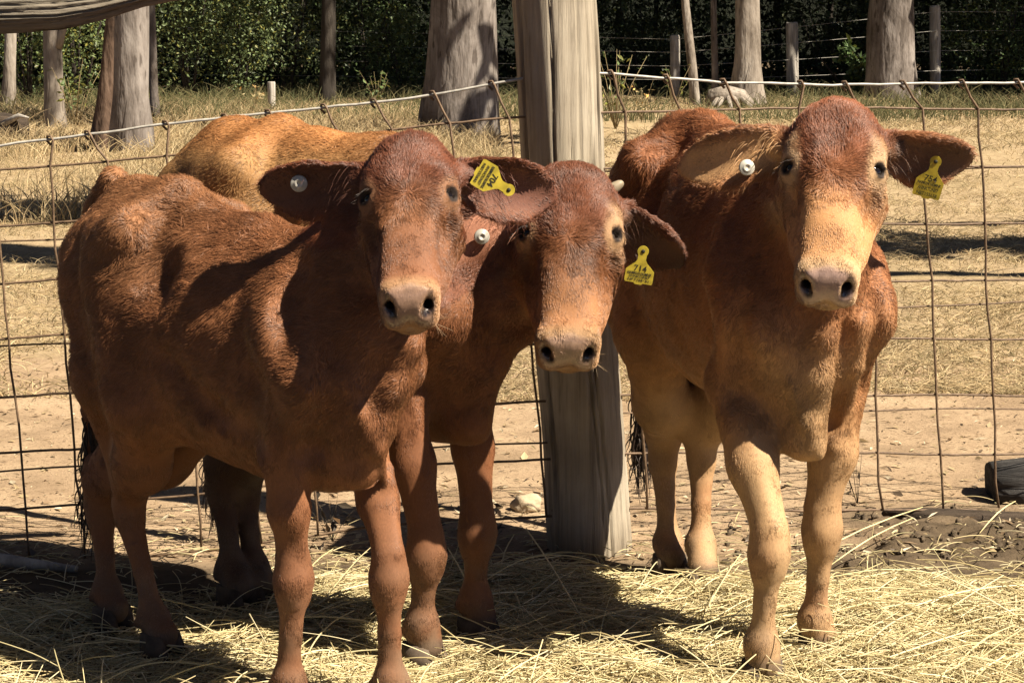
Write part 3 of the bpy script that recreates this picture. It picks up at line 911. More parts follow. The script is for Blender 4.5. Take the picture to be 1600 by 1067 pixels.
# ------------------------------------------------------------------ cattle: shaped as one smooth volume, skinned as one surface
class Volume:
    def __init__(self, lo, hi, h):
        self.lo = np.array(lo, dtype=np.float64); self.h = h
        self.n = np.ceil((np.array(hi) - self.lo) / h).astype(int) + 1
        self.D = np.full(self.n, 1.0, dtype=np.float32)

    def _sub(self, lo, hi):
        a = np.clip(np.floor((np.array(lo) - self.lo) / self.h).astype(int), 0, self.n)
        b = np.clip(np.ceil((np.array(hi) - self.lo) / self.h).astype(int) + 1, 0, self.n)
        sl = tuple(slice(int(x), int(y)) for x, y in zip(a, b))
        ax = [(self.lo[i] + self.h * np.arange(a[i], b[i])).astype(np.float32) for i in range(3)]
        return sl, np.meshgrid(*ax, indexing='ij', sparse=True)

    def add(self, fn, lo, hi, k=0.02, cut=False):
        pad = k + 3 * self.h
        sl, (X, Y, Z) = self._sub(np.array(lo) - pad, np.array(hi) + pad)
        if any(s.stop <= s.start for s in sl): return
        d = fn(X, Y, Z)
        A = self.D[sl]
        if cut:
            d = -d
            hh = np.maximum(k - np.abs(A - d), 0) / k
            self.D[sl] = np.maximum(A, d) + hh * hh * k * 0.25
        else:
            hh = np.maximum(k - np.abs(A - d), 0) / k
            self.D[sl] = np.minimum(A, d) - hh * hh * k * 0.25

    def cone(self, a, b, ra, rb, k=0.02, cut=False):
        a = np.array(a, dtype=np.float64); b = np.array(b, dtype=np.float64)
        ba = b - a; L2 = float(ba @ ba) + 1e-9
        r = max(ra, rb)

        def fn(X, Y, Z):
            px, py, pz = X - a[0], Y - a[1], Z - a[2]
            t = np.clip((px * ba[0] + py * ba[1] + pz * ba[2]) / L2, 0, 1)
            return np.sqrt((px - t * ba[0]) ** 2 + (py - t * ba[1]) ** 2 + (pz - t * ba[2]) ** 2) - (ra + (rb - ra) * t)
        self.add(fn, np.minimum(a, b) - r, np.maximum(a, b) + r, k, cut)

    def ell(self, c, M, rad, k=0.02, cut=False):
        """ellipsoid; rows of M are its axes"""
        c = np.array(c, dtype=np.float64); M = np.array(M, dtype=np.float64); rad = np.array(rad, dtype=np.float64)
        ext = np.sqrt(((M * rad[:, None]) ** 2).sum(0))

        def fn(X, Y, Z):
            p = (X - c[0], Y - c[1], Z - c[2])
            q = [M[i, 0] * p[0] + M[i, 1] * p[1] + M[i, 2] * p[2] for i in range(3)]
            k0 = np.sqrt(sum((q[i] / rad[i]) ** 2 for i in range(3)))
            k1 = np.sqrt(sum((q[i] / rad[i] ** 2) ** 2 for i in range(3))) + 1e-6
            return k0 * (k0 - 1) / k1
        self.add(fn, c - ext, c + ext, k, cut)

    def chain(self, pts, rad, k=0.02):
        for i in range(len(pts) - 1):
            self.cone(pts[i], pts[i + 1], rad[i], rad[i + 1], k)

    def ear(self, base, A, B, C, La, W, curl, bend, th=0.0085, k=0.012, fold=0.0):
        base = np.array(base); A = np.array(A); B = np.array(B); C = np.array(C)
        tip = base + A * La
        m = W + 0.05

        def fn(X, Y, Z):
            p = (X - base[0], Y - base[1], Z - base[2])
            a = A[0] * p[0] + A[1] * p[1] + A[2] * p[2]
            b = B[0] * p[0] + B[1] * p[1] + B[2] * p[2]
            c = C[0] * p[0] + C[1] * p[1] + C[2] * p[2]
            s = np.clip(a / La, 0, 1)
            w = W * (0.42 + 0.58 * np.sin(np.clip(s / 0.92, 0, 1) * np.pi * 0.62 + 0.12)) * np.clip(1 - s ** 3.4, 0, 1) ** .62
            bb = b - fold * s * s
            c0 = curl * bb * bb / W - curl * 0.35 * W + bend * a * a
            c0 = c0 + np.where(s < 0.4, (0.4 - s) * curl * 1.3 * bb * bb / W, 0)
            d1 = np.abs(c - c0) / np.sqrt(1 + (2 * curl * bb / W) ** 2) - th * (1 - 0.35 * s)
            d2 = (np.abs(bb) - w) * 0.85
            d3 = np.maximum(-a, a - La)
            d = np.maximum(np.maximum(d1, d2), d3)
            r = th
            return np.maximum(np.where((d2 > -r) & (d1 > -r), np.sqrt(np.maximum(d1 + r, 0) ** 2 + np.maximum(d2 + r, 0) ** 2) - r, d), d3)
        self.add(fn, np.minimum(base, tip) - m, np.maximum(base, tip) + m, k)

    def hit(self, px, py, y0, y1):
        """first surface met looking in direction (px, py) between two distances"""
        for Y_ in np.arange(y0, y1, .004):
            q = v3(P(px, py, Y_)); gi = np.round((q - self.lo) / self.h).astype(int)
            if (gi >= 0).all() and (gi < self.n).all() and self.D[tuple(gi)] < 0: return q
        return None

    def relax(self):
        D = self.D
        for ax in range(3):
            a = np.moveaxis(D, ax, 0)
            c = a.copy()
            c[1:-1] = .25 * a[:-2] + .5 * a[1:-1] + .25 * a[2:]
            a[...] = c

    def skin(self):
        D = self.D; h = self.h
        ins = D < 0
        n = np.array(D.shape) - 1
        cnt = np.zeros(n, dtype=np.int8)
        cor = [(i, j, k) for i in (0, 1) for j in (0, 1) for k in (0, 1)]
        for i, j, k in cor:
            cnt += ins[i:n[0] + i, j:n[1] + j, k:n[2] + k]
        act = np.argwhere((cnt > 0) & (cnt < 8))
        vals = np.stack([D[act[:, 0] + c[0], act[:, 1] + c[1], act[:, 2] + c[2]] for c in cor])
        acc = np.zeros((len(act), 3)); num = np.zeros(len(act))
        for ia in range(8):
            for ib in range(ia + 1, 8):
                dlt = np.array(cor[ib]) - np.array(cor[ia])
                if np.abs(dlt).sum() != 1: continue
                va, vb = vals[ia], vals[ib]
                m = (va < 0) != (vb < 0)
                t = np.where(m, va / np.where(m, va - vb, 1), 0)
                pos = np.array(cor[ia])[None] + t[:, None] * dlt[None]
                acc[m] += pos[m]; num[m] += 1
        verts = self.lo + h * (act + acc / num[:, None])
        idx = np.full(n, -1, dtype=np.int32)
        idx[act[:, 0], act[:, 1], act[:, 2]] = np.arange(len(act))
        quads = []
        for ax in range(3):
            o1, o2 = [(1, 2), (2, 0), (0, 1)][ax]
            sa = [slice(0, s) for s in D.shape]; sb = [slice(0, s) for s in D.shape]
            sa[ax] = slice(0, D.shape[ax] - 1); sb[ax] = slice(1, D.shape[ax])
            ch = ins[tuple(sa)] != ins[tuple(sb)]
            e = np.argwhere(ch)
            ok = (e[:, o1] > 0) & (e[:, o2] > 0) & (e[:, o1] < n[o1]) & (e[:, o2] < n[o2])
            e = e[ok]
            q = []
            for da, db in ((1, 1), (0, 1), (0, 0), (1, 0)):
                c = e.copy(); c[:, o1] -= da; c[:, o2] -= db
                q.append(idx[c[:, 0], c[:, 1], c[:, 2]])
            q = np.stack(q, 1)
            flip = ~ins[e[:, 0], e[:, 1], e[:, 2]]
            q[flip] = q[flip][:, ::-1]
            quads.append(q)
        F = np.concatenate(quads)
        F = F[(F >= 0).all(1)]
        # keep only the body itself (largest connected piece is everything here) and relax a little
        E = np.concatenate([F[:, [0, 1]], F[:, [1, 2]], F[:, [2, 3]], F[:, [3, 0]]])
        for _ in range(2):
            s = np.zeros_like(verts); d = np.zeros(len(verts))
            for c in range(3):
                s[:, c] += np.bincount(E[:, 0], verts[E[:, 1], c], len(verts)) + np.bincount(E[:, 1], verts[E[:, 0], c], len(verts))
            d += np.bincount(E[:, 0], minlength=len(verts)) + np.bincount(E[:, 1], minlength=len(verts))
            verts = verts * 0.5 + 0.5 * s / np.maximum(d, 1)[:, None]
        return verts, F


def unit(v):
    v = np.array(v, dtype=np.float64)
    return v / np.linalg.norm(v)


class Frame:
    """origin + three axes: t along the face, l to the animal's left, u out of the forehead (or forward/left/up for the body)"""
    def __init__(s, o, t, l, u, sc=1.0, wl=1.0):
        s.wl = wl
        s.o = np.array(o, dtype=np.float64); s.M = np.array([t, l, u]); s.sc = sc

    def p(s, a, b, c):
        return s.o + s.sc * (a * s.M[0] + b * s.wl * s.M[1] + c * s.M[2])

    def d(s, a, b, c):
        return a * s.M[0] + b * s.M[1] + c * s.M[2]

    def loc(s, pts):
        return ((np.asarray(pts) - s.o) @ s.M.T) / s.sc / np.array((1, s.wl, 1))


def head_frame(poll, nose, face, sc=1.0, wl=1.0):
    t = unit(np.array(nose) - np.array(poll))
    u = np.array(face, dtype=np.float64); u = unit(u - t * (u @ t))
    l = np.cross(u, t)          # animal's left
    return Frame(poll, t, l, u, sc, wl)


def eye_frame(H, g):
    """centre of the eye, the way it looks, and the line from its inner to its outer corner"""
    n_ = unit(.72 * g * H.M[1] + .69 * H.M[2] + .10 * H.M[0]); w_ = unit(.69 * g * H.M[1] - .72 * H.M[2] + .12 * H.M[0])
    return H.p(.152, .0830 * g, -.038), n_, w_


def add_head(V, H, ears, mood=0.0):
    s = H.sc
    E = lambda t, l, u, rt, rl, ru, k=0.03, cut=False: V.ell(H.p(t, l, u), H.M, np.array((rt, rl * H.wl, ru)) * s, k * s, cut)
    Cn = lambda a, b, ra, rb, k=0.03, cut=False: V.cone(H.p(*a), H.p(*b), ra * s, rb * s, k * s, cut)
    E(.085, 0, -.075, .098, .080, .080)                # brain case and poll dome
    E(.150, 0, -.070, .090, .092, .073)                # forehead between the eyes
    E(.045, 0, -.050, .055, .066, .045)                   # poll
    for g in (-1, 1):
        Cn((.05, .042 * g, -.055), (.11, .060 * g, -.045), .034, .042)
        E(.140, .082 * g, -.038, .040, .022, .030, .02)   # brow and orbit
        E(.172, .078 * g, -.065, .038, .020, .03, .02)
        Cn((.185, .070 * g, -.085), (.32, .046 * g, -.072), .036, .026)    # cheek bone
        Cn((.17, .055 * g, -.155), (.29, .038 * g, -.125), .056, .036, .04)   # jaw muscle
        Cn((.28, .040 * g, -.115), (.385, .028 * g, -.105), .034, .027)
    Cn((.14, 0, -.07), (.27, 0, -.058), .078, .054, .04)
    for g in (-1, 1):
        Cn((.24, .020 * g, -.050), (.36, .024 * g, -.050), .040, .036)     # nose bridge
    Cn((.20, 0, -.15), (.36, 0, -.115), .05, .035)
    E(.380, 0, -.058, .040, .058, .046, .022)            # muzzle
    for g in (-1, 1):
        E(.385, .042 * g, -.048, .031, .024, .038, .014)   # nostril wings
        E(.402, .028 * g, -.068, .027, .028, .034, .014)
        E(.406, .036 * g, -.090, .022, .027, .021, .014)   # upper lip
    E(.390, 0, -.118, .034, .042, .022, .012)            # lower lip and chin
    for e in ears:
        g = e['side']
        V.cone(H.p(.062, .060 * g, -.085), H.p(.062, .082 * g, -.085) + unit(e['dir']) * 0.035, .036 * s, .026 * s, .025)
    for g in (-1, 1):
        E(.255, .086 * g, -.052, .06, .018, .026, .03, True)      # hollow beside the nose bridge
    E(.10, 0, .016, .05, .02, .012, .02, True)
    V.relax()
    for g in (-1, 1):                                       # eye openings, tear groove
        ec_, en_, ew_ = eye_frame(H, g)
        V.ell(ec_ + en_ * .016 * s, np.array([H.M[0], ew_, en_]), np.array((.0112, .0205, .020)) * s, .006 * s, True)
        V.cone(H.p(.170, .096 * g, -.028), H.p(.22, .078 * g, -.026), .005 * s, .003 * s, .012 * s, True)
        # eyelids: a heavier upper lid and a thin lower one
        for sg_, rr_, dt_, l_ in ((-1, .0070, .0130, 0), (1, .0046, .0130, 0)):
            arc = [ec_ + (H.M[0] * sg_ * dt_ * math.cos(R(a_)) + ew_ * .0255 * math.sin(R(a_)) + en_ * (.0135 - .005 * abs(a_) / 85)) * s for a_ in (-85, -50, -18, 18, 50, 85)]
            for q0_, q1_ in zip(arc, arc[1:]): V.cone(q0_, q1_, rr_ * s, rr_ * s, .007 * s)
        # nostril: comma shaped
        nos = [H.p(.392, .052 * g, -.014), H.p(.408, .047 * g, -.030), H.p(.421, .037 * g, -.052)]
        V.cone(nos[0], nos[1], .005 * s, .0100 * s, .008 * s, True)
        V.cone(nos[1], nos[2], .0100 * s, .0090 * s, .008 * s, True)
        V.cone(H.p(.412, .043 * g, -.042), H.p(.365, .034 * g, -.064), .0105 * s, .009 * s, .008 * s, True)
    # mouth line
    for q in range(9):
        a0 = -1.35 + q * 2.7 / 9; a1 = a0 + 2.7 / 9
        f = lambda a: H.p(.378 + .056 * math.cos(a), .064 * math.sin(a), -.109 + .004 * math.cos(2 * a))
        V.cone(f(a0), f(a1), .0045 * s, .0045 * s, .006 * s, True)
    # groove below the nose
    V.cone(H.p(.442, 0, -.075), H.p(.44, 0, -.10), .003 * s, .003 * s, .008 * s, True)
    for e in ears:
        g = e['side']
        base = H.p(.062, .082 * g, -.085) if 'base' not in e else np.array(e['base'])
        A = unit(e['dir']); Cc = np.array(e['face'], dtype=float); Cc = unit(Cc - A * (A @ Cc)); B = np.cross(Cc, A)
        e['A'], e['B'], e['C'], e['o'] = A, B, Cc, base + A * 0.02
        V.ear(base + A * 0.015, A, B, Cc, e['len'], e['w'], e.get('curl', .45), e.get('bend', -1.0), fold=e.get('fold', 0.0))


def surf_color(verts, c):
    return np.tile(np.array(c, dtype=np.float64), (len(verts), 1))


def mixc(base, col, m):
    m = np.clip(m, 0, 1)[:, None]
    return base * (1 - m) + np.array(col) * m


def smooth(a, b, x):
    t = np.clip((x - a) / (b - a), 0, 1)
    return t * t * (3 - 2 * t)


coat_mat, _nt, _b = new_mat('cow_coat')
_a = _nt.nodes.new('ShaderNodeAttribute'); _a.attribute_name = 'coat'
_tc = _nt.nodes.new('ShaderNodeTexCoord')
_mp = _nt.nodes.new('ShaderNodeMapping'); _mp.inputs['Scale'].default_value = (1, 1, .35)
_nt.links.new(_tc.outputs['Object'], _mp.inputs[0])
_n = _nt.nodes.new('ShaderNodeTexNoise'); _n.inputs['Scale'].default_value = 330; _n.inputs['Detail'].default_value = 7; _n.inputs['Roughness'].default_value = .7
_nt.links.new(_mp.outputs[0], _n.inputs['Vector'])
_mx = _nt.nodes.new('ShaderNodeMix'); _mx.data_type = 'RGBA'; _mx.blend_type = 'MULTIPLY'; _mx.inputs[0].default_value = 0.6
_r = ramp(_nt, _n.outputs['Fac'], [(0.3, (.55, .55, .55)), (0.7, (1.2, 1.2, 1.2))])
_nt.links.new(_a.outputs['Color'], _mx.inputs[6]); _nt.links.new(_r.outputs[0], _mx.inputs[7])
_nt.links.new(_mx.outputs[2], _b.inputs['Base Color'])
_a2 = _nt.nodes.new('ShaderNodeAttribute'); _a2.attribute_name = 'wet'
_r2 = ramp(_nt, _a2.outputs['Fac'], [(0, (.72, .72, .72)), (1, (.22, .22, .22))])
_nt.links.new(_r2.outputs[0], _b.inputs['Roughness'])
_r3 = ramp(_nt, _a2.outputs['Fac'], [(0, (.25, .25, .25)), (1, (.75, .75, .75))])
_nt.links.new(_r3.outputs[0], _b.inputs['Specular IOR Level'])
_bp = _nt.nodes.new('ShaderNodeBump'); _bp.inputs['Strength'].default_value = 0.2; _bp.inputs['Distance'].default_value = 0.004
_vo = _nt.nodes.new('ShaderNodeTexVoronoi'); _vo.inputs['Scale'].default_value = 260
_nt.links.new(_tc.outputs['Object'], _vo.inputs['Vector'])
_nt.links.new(_n.outputs['Fac'], _bp.inputs['Height'])
_nt.links.new(_bp.outputs[0], _b.inputs['Normal'])

fur_mat = strand_mat('cow_fur', 0.4, 0.42)
eye_mat = flat_mat('cow_eye', (.006, .004, .003), 0.06, 0.6, vary=0.3)
horn_mat = flat_mat('horn', (.25, .20, .135), 0.5, 0.3)
hoof_mat = noise_mat('hoof', [(0.3, (.035, .026, .02)), (0.7, (.12, .09, .065))], 30, bump=0.2)
tail_mat = strand_mat('tail_hair', 0.45, 0.3)
tag_mat = flat_mat('yellow_tag_plastic', (.44, .34, .035), 0.45, 0.35, vary=0.16, scale=60)
print_mat = flat_mat('tag_print', (.03, .028, .02), 0.6, 0.2)
button_mat = flat_mat('white_button_plastic', (.40, .375, .32), 0.3, 0.5, vary=0.15)


def tag_mesh(W, Hh, th=0.0018):
    """ear tag: round neck with a hole above a shouldered panel; origin at the hole, hanging to -y"""
    out = []
    rn = 0.0115
    for a in range(-40, 221, 20):
        out.append((rn * math.cos(R(a)), rn * math.sin(R(a))))
    out += [(-.0085, -.018), (-.012, -.024), (-W * .40, -.034), (-W * .5, -.040), (-W * .5, -Hh + .004), (-W * .47, -Hh), (-W * .16, -Hh),
            (-W * .12, -Hh - .003), (W * .12, -Hh - .003), (W * .16, -Hh), (W * .47, -Hh), (W * .5, -Hh + .004), (W * .5, -.040), (W * .40, -.034), (.012, -.024), (.0085, -.018)]
    bm = bmesh.new()
    vs_ = [bm.verts.new((x, y, 0)) for x, y in out]
    f = bm.faces.new(vs_)
    r = bmesh.ops.extrude_face_region(bm, geom=[f])
    for v in r['geom']:
        if isinstance(v, bmesh.types.BMVert): v.co.z -= th
    bmesh.ops.recalc_face_normals(bm, faces=bm.faces)
    me = bpy.data.meshes.new('ear_tag'); bm.to_mesh(me); bm.free()
    return me


def text_mesh(body, size, loc, bold=0.0, width=None):
    c = bpy.data.curves.new('print', 'FONT')
    c.body = body; c.size = size; c.align_x = 'CENTER'; c.align_y = 'CENTER'; c.offset = bold
    o = bpy.data.objects.new('print', c)
    COL.objects.link(o)
    dg = bpy.context.evaluated_depsgraph_get()
    dg.update()
    me = bpy.data.meshes.new_from_object(o.evaluated_get(dg))
    bpy.data.objects.remove(o); bpy.data.curves.remove(c)
    if len(me.vertices):
        co = np.zeros(len(me.vertices) * 3, dtype=np.float32); me.vertices.foreach_get('co', co); co = co.reshape(-1, 3)
        if width:
            w = co[:, 0].max() - co[:, 0].min()
            co[:, 0] *= width / max(w, 1e-6)
        co += np.array(loc, dtype=np.float32)
        me.vertices.foreach_set('co', co.ravel())
    else:
        print('EMPTY TEXT', body)
    return me


def place(me_or_list, name, mat, origin, X, Yv, Z, parent):
    M = Matrix(((X[0], Yv[0], Z[0], origin[0]), (X[1], Yv[1], Z[1], origin[1]), (X[2], Yv[2], Z[2], origin[2]), (0, 0, 0, 1)))
    me = me_or_list
    me.transform(M)
    me.update()
    return link(name, me, parent, mat)


def joined(meshes, name):
    bm = bmesh.new()
    for m in meshes:
        bm.from_mesh(m)
    me = bpy.data.meshes.new(name); bm.to_mesh(me); bm.free()
    return me


def lathe_mesh(name, prof, seg=20):
    V, F = [], []
    for r, z in prof:
        for j in range(seg):
            a = 2 * math.pi * j / seg
            V.append((r * math.cos(a), r * math.sin(a), z))
    for i in range(len(prof) - 1):
        for j in range(seg):
            k = (j + 1) % seg
            F.append((i * seg + j, i * seg + k, (i + 1) * seg + k, (i + 1) * seg + j))
    me = bpy.data.meshes.new(name); me.from_pydata(V, [], F)
    me.polygons.foreach_set('use_smooth', [True] * len(me.polygons)); me.update()
    return me


def hoof_mesh(p, fwd, w=0.044, hgt=0.055):
    """two pointed toes"""
    f = unit((fwd[0], fwd[1], 0)); l = np.array((-f[1], f[0], 0))
    bm = bmesh.new()
    for g in (-1, 1):
        rings = []
        for z, sc_ in ((0.0, 1.12), (hgt * .5, 1.0), (hgt, .82)):
            ring = []
            for j in range(10):
                a = 2 * math.pi * j / 10
                x = math.cos(a) * w * 0.95 * sc_; y = math.sin(a) * w * 0.5 * sc_
                if x > 0: y *= 1 - 0.45 * (x / (w * sc_)) ** 2
                sh = 0.012 * (1 - z / hgt)
                q = np.array(p) + f * (x + sh) + l * (y + g * w * 0.5 + g * 0.002) + np.array((0, 0, z - 0.005))
                ring.append(bm.verts.new(q))
            rings.append(ring)
        for a, b in zip(rings, rings[1:]):
            for j in range(10):
                k = (j + 1) % 10
                bm.faces.new((a[j], a[k], b[k], b[j]))
        bm.faces.new(rings[-1]); bm.faces.new(list(reversed(rings[0])))
    bmesh.ops.recalc_face_normals(bm, faces=bm.faces)
    for fc in bm.faces: fc.smooth = True
    me = bpy.data.meshes.new('hoof'); bm.to_mesh(me); bm.free()
    return me


def v3(v): return np.array((v[0], v[1], v[2]), dtype=np.float64)


def make_cow(c):
    h = c.get('h', 0.0065)
    ff = (v3(c['RF']['hoof']) + v3(c['LF']['hoof'])) / 2; rf = (v3(c['RR']['hoof']) + v3(c['LR']['hoof'])) / 2
    ff[2] = rf[2] = 0
    f = unit(c['fwd']) if 'fwd' in c else unit(ff - rf)
    up = np.array((0, 0, 1.0)); l = np.cross(up, f)
    o = (ff + rf) / 2 + v3(c.get('shift', (0, 0, 0)))
    hl = c.get('half', 0.38)
    B = Frame(o, f, l, up, c.get('size', 1.0))
    S = B.sc
    H = head_frame(c['poll'], c['nose'], c['face'], c.get('hs', 1.0), c.get('wl', 1.0))
    V = Volume(c['lo'], c['hi'], h)
    bw = c.get('bw', 1.0)           # width factor
    k = 0.045
    TB = lambda x, y, z, rx, ry, rz, kk=k, cut=False: V.ell(B.p(x, y, z), B.M, np.array((rx, ry, rz)) * S, kk, cut)
    fx, rx = hl, -hl + c.get('rump_x', 0.0)
    rz = c.get('rump', 0.0); wz = c.get('withers', 0.0); dp = c.get('dip', 0.0)
    # trunk
    TB(-.06, 0, .80 - dp + c.get('tuck', 0) * .5, .40, .190 * bw, .265)
    TB(.12, 0, .80 - dp, .28, .172 * bw, .265)
    TB(fx - .13, 0, .79 - dp, .20, .150 * bw, .25)
    TB(rx - .03, 0, .91 + rz, .20, .160 * bw, .18)
    TB(-.04, 0, .735 + c.get('tuck', 0), .28, .165 * bw, .23)
    # backbone
    spine = [(rx - .20, .985 + rz), (rx - .06, 1.055 + rz), (rx + .10, 1.07 + rz), (-.05, 1.045 - dp * .7), (.12, 1.035 - dp), (fx - .12, 1.03 + wz), (fx - .04, .98 + wz)]
    V.chain([B.p(x, 0, z) for x, z in spine], [.035 * S, .04 * S, .04 * S, .035 * S, .04 * S, .04 * S, .05 * S], .06)
    # hip bones, pin bones, thighs
    for g in (-1, 1):
        V.cone(B.p(rx + .08, .07 * g, 1.045 + rz), B.p(rx + .095, .150 * g * bw, 1.015 + rz), .036 * S, .034 * S, .05)
        V.ell(B.p(rx + .095, .158 * g * bw, 1.012 + rz), B.M, np.array((.045, .028, .036)) * S, .035)
        V.cone(B.p(rx - .17, .07 * g, .955 + rz), B.p(rx - .195, .085 * g * bw, .93 + rz), .04 * S, .034 * S, .05)
        TB(rx + .225, .215 * g * bw, .945, .075, .105, .085, .04, True)           # hollow flank
        TB(rx - .045, .19 * g * bw, .955 + rz, .08, .075, .075, .035, True)       # hollow between hook and pin
    # brisket
    bz = c.get('brisket', .455)
    V.chain([B.p(fx - .16, 0, .58), B.p(fx - .02, 0, .57), B.p(fx + .04, 0, .66), B.p(fx + .05, 0, .80)], [.08 * S, .07 * S, .075 * S, .09 * S], .06)
    V.chain([B.p(fx - .06, 0, bz + .04), B.p(fx + .04, 0, bz + .05), B.p(fx + .10, 0, .66)], [.03 * S, .036 * S, .03 * S], .04)
    # legs
    side = {'RF': -1, 'LF': 1, 'RR': -1, 'LR': 1}
    fetl = {}
    for n in ('RF', 'LF'):
        g = side[n]; L = c[n]
        knee, fet, hoof = v3(L['knee']), v3(L['fet']), v3(L['hoof'])
        hoof = hoof + up * .045
        elb = B.p(fx - .05, .115 * g * bw, .60) if 'elbow' not in L else v3(L['elbow'])
        pnt = B.p(fx + .05, .105 * g * bw, .745)
        V.cone(B.p(fx - .08, .06 * g * bw, .96 + wz), B.p(fx - .01, .115 * g * bw, .82), .045 * S, .06 * S, .06)
        V.cone(B.p(fx - .01, .115 * g * bw, .82), pnt, .065 * S, .066 * S, .05)
        V.cone(pnt, elb, .066 * S, .054 * S * c.get('arm', 1.0), .06)
        up_ = elb * .5 + knee * .5
        fr = L.get('fr', 1.0); ar = c.get('arm', 1.0)
        V.chain([elb, up_ + f * .008, knee + up * .05], [.058 * S * fr * ar, .049 * S * fr * ar, .037 * S * fr * (.4 + .6 * ar)], .03)
        V.ell(knee + f * .006, B.M, np.array((.040, .039, .055)) * S * fr, .03)
        V.cone(knee - up * .04, knee - up * .01, .036 * S * fr, .04 * S * fr, .02)
        V.chain([knee - up * .03, knee * .45 + fet * .55, fet], [.033 * S * fr, .0225 * S * fr, .027 * S * fr], .012)
        V.ell(fet - f * .004, B.M, np.array((.035, .034, .036)) * S * fr, .02)
        V.cone(elb + f * .045 + l * g * .012, knee + f * .030 + up * .05, .016 * S, .010 * S, .015)      # ridge down the forearm
        V.cone(knee + f * .022 - up * .05, fet + f * .016 + up * .03, .009 * S, .008 * S, .010)      # shin
        for q in (-1, 1): V.ell(fet - f * .036 + l * .018 * q - up * .016, B.M, (.013, .011, .016), .008)
        V.cone(fet, hoof + f * .01, .032 * S * fr, .037 * S * fr, .015)
        V.cone(fet * .5 + knee * .5 - f * .022 + l * .0, fet - f * .02, .010, .012, .01)   # tendon behind the cannon
        fetl[n] = fet
    for n in ('RR', 'LR'):
        g = side[n]; L = c[n]
        hock, fet, hoof = v3(L['hock']), v3(L['fet']), v3(L['hoof'])
        hoof = hoof + up * .045
        stif = B.p(rx + .12, .125 * g * bw, .63) if 'stifle' not in L else v3(L['stifle'])
        V.cone(B.p(rx + .03, .10 * g * bw, .94 + rz), stif, .10 * S, .08 * S, .06)
        V.cone(B.p(rx - .10, .09 * g * bw, .86 + rz), B.p(rx - .04, .10 * g * bw, .66), .08 * S, .062 * S, .06)
        V.cone(B.p(rx - .05, .11 * g * bw, .66), hock + up * .09, .072 * S, .042 * S, .06)
        V.chain([stif, hock * .55 + stif * .45 + f * .02, hock + up * .05 + f * .01], [.078 * S, .058 * S, .038 * S], .05)
        V.cone(hock + up * .12 - f * .028, hock - f * .034 + up * .015, .018 * S, .021 * S, .02)
        V.ell(hock + up * .0, B.M, np.array((.043, .035, .05)) * S, .025)
        V.chain([hock - up * .02, hock * .45 + fet * .55, fet], [.033 * S, .0225 * S, .028 * S], .012)
        V.ell(fet - f * .004, B.M, np.array((.038, .036, .036)) * S, .02)
        for q in (-1, 1): V.ell(fet - f * .036 + l * .018 * q - up * .016, B.M, (.013, .011, .016), .008)
        V.cone(fet, hoof + f * .01, .032 * S, .037 * S, .015)
        fetl[n] = fet
    # neck
    nb_up = B.p(fx - .10, 0, .93 + wz); nb_mid = B.p(fx - .02, 0, .86); nb_lo = B.p(fx + .03, 0, .73)
    pu = H.p(.04, 0, -.13); pm = H.p(.10, 0, -.17); pl = H.p(.19, 0, -.20)
    bend = v3(c.get('neck_bend', (0, 0, 0)))
    mid = lambda a, b, t: a * (1 - t) + b * t + bend * (4 * t * (1 - t))
    V.chain([nb_up, mid(nb_up, pu, .5), pu], [.085, .07, .06], .06)
    V.chain([nb_mid, mid(nb_mid, pm, .35), mid(nb_mid, pm, .7), pm], [.125, .105, .088, .075], .06)
    V.chain([nb_lo, mid(nb_lo, pl, .5), pl], [.095, .072, .048], .055)
    # dewlap: a thin fold from the throat to the brisket
    fd = v3(c.get('dewlap_out', f)) * .045
    dl = [H.p(.22, 0, -.205), mid(nb_lo, pl, .55) + fd * 1.7 - up * .05, mid(nb_lo, pl, .2) + fd * 2.2 - up * .05, B.p(fx + .12, 0, .63), B.p(fx + .07, 0, bz + .035), B.p(fx - .04, 0, bz + .02)]
    V.chain(dl, [.012, .015, .018, .021, .025, .026], .035)
    # folds of loose skin along the neck
    for q, (a0, b0) in enumerate(c.get('folds', [])):
        V.cone(v3(a0), v3(b0), .012, .016, .03)
    for a0, b0, r0 in c.get('cuts', []):
        V.cone(v3(a0), v3(b0), r0, r0, .04, True)
    for a0, b0, r0, r1, kk in c.get('extra', []):
        V.cone(v3(a0), v3(b0), r0, r1, kk)
    # tail
    tail = [v3(q) for q in c['tail']]
    V.chain(tail, [.030, .024, .018, .015, .013, .012, .012, .012][:len(tail)], .03)
    # folds and hollows of loose skin, laid on the surface that is there
    for (line, r_, kk, cut_) in c.get('skin_folds', []):
        ps = [V.hit(x_, y_, o[1] - .9, o[1] + .9) for x_, y_ in line]
        ps = [q for q in ps if q is not None]
        for q0, q1 in zip(ps, ps[1:]):
            if np.linalg.norm(q1 - q0) < .25: V.cone(q0, q1, r_, r_, kk, cut_)
    add_head(V, H, c['ears'])
    verts, F = V.skin()
    # loose-skin ripple
    n1 = vnoise(verts, 9, 3); n2 = vnoise(verts, 22, 5)
    hl_ = H.loc(verts); bl = B.loc(verts)
    on_head = smooth(.17, .13, np.abs(hl_[:, 1])) * smooth(-.04, .0, hl_[:, 0]) * smooth(.50, .46, hl_[:, 0]) * smooth(-.23, -.17, hl_[:, 2]) * smooth(.09, .06, hl_[:, 2])
    me = mesh_np('body', verts, F)
    nrm = np.zeros(len(verts) * 3, dtype=np.float32); me.vertices.foreach_get('normal', nrm); nrm = nrm.reshape(-1, 3).astype(np.float64)
    amp = np.where(on_head > .3, .0008, .0035) * smooth(.45, .7, bl[:, 2])
    verts = verts + nrm * ((n1 * .65 + n2 * .35) * amp)[:, None]
    me.vertices.foreach_set('co', verts.astype(np.float32).ravel()); me.update()
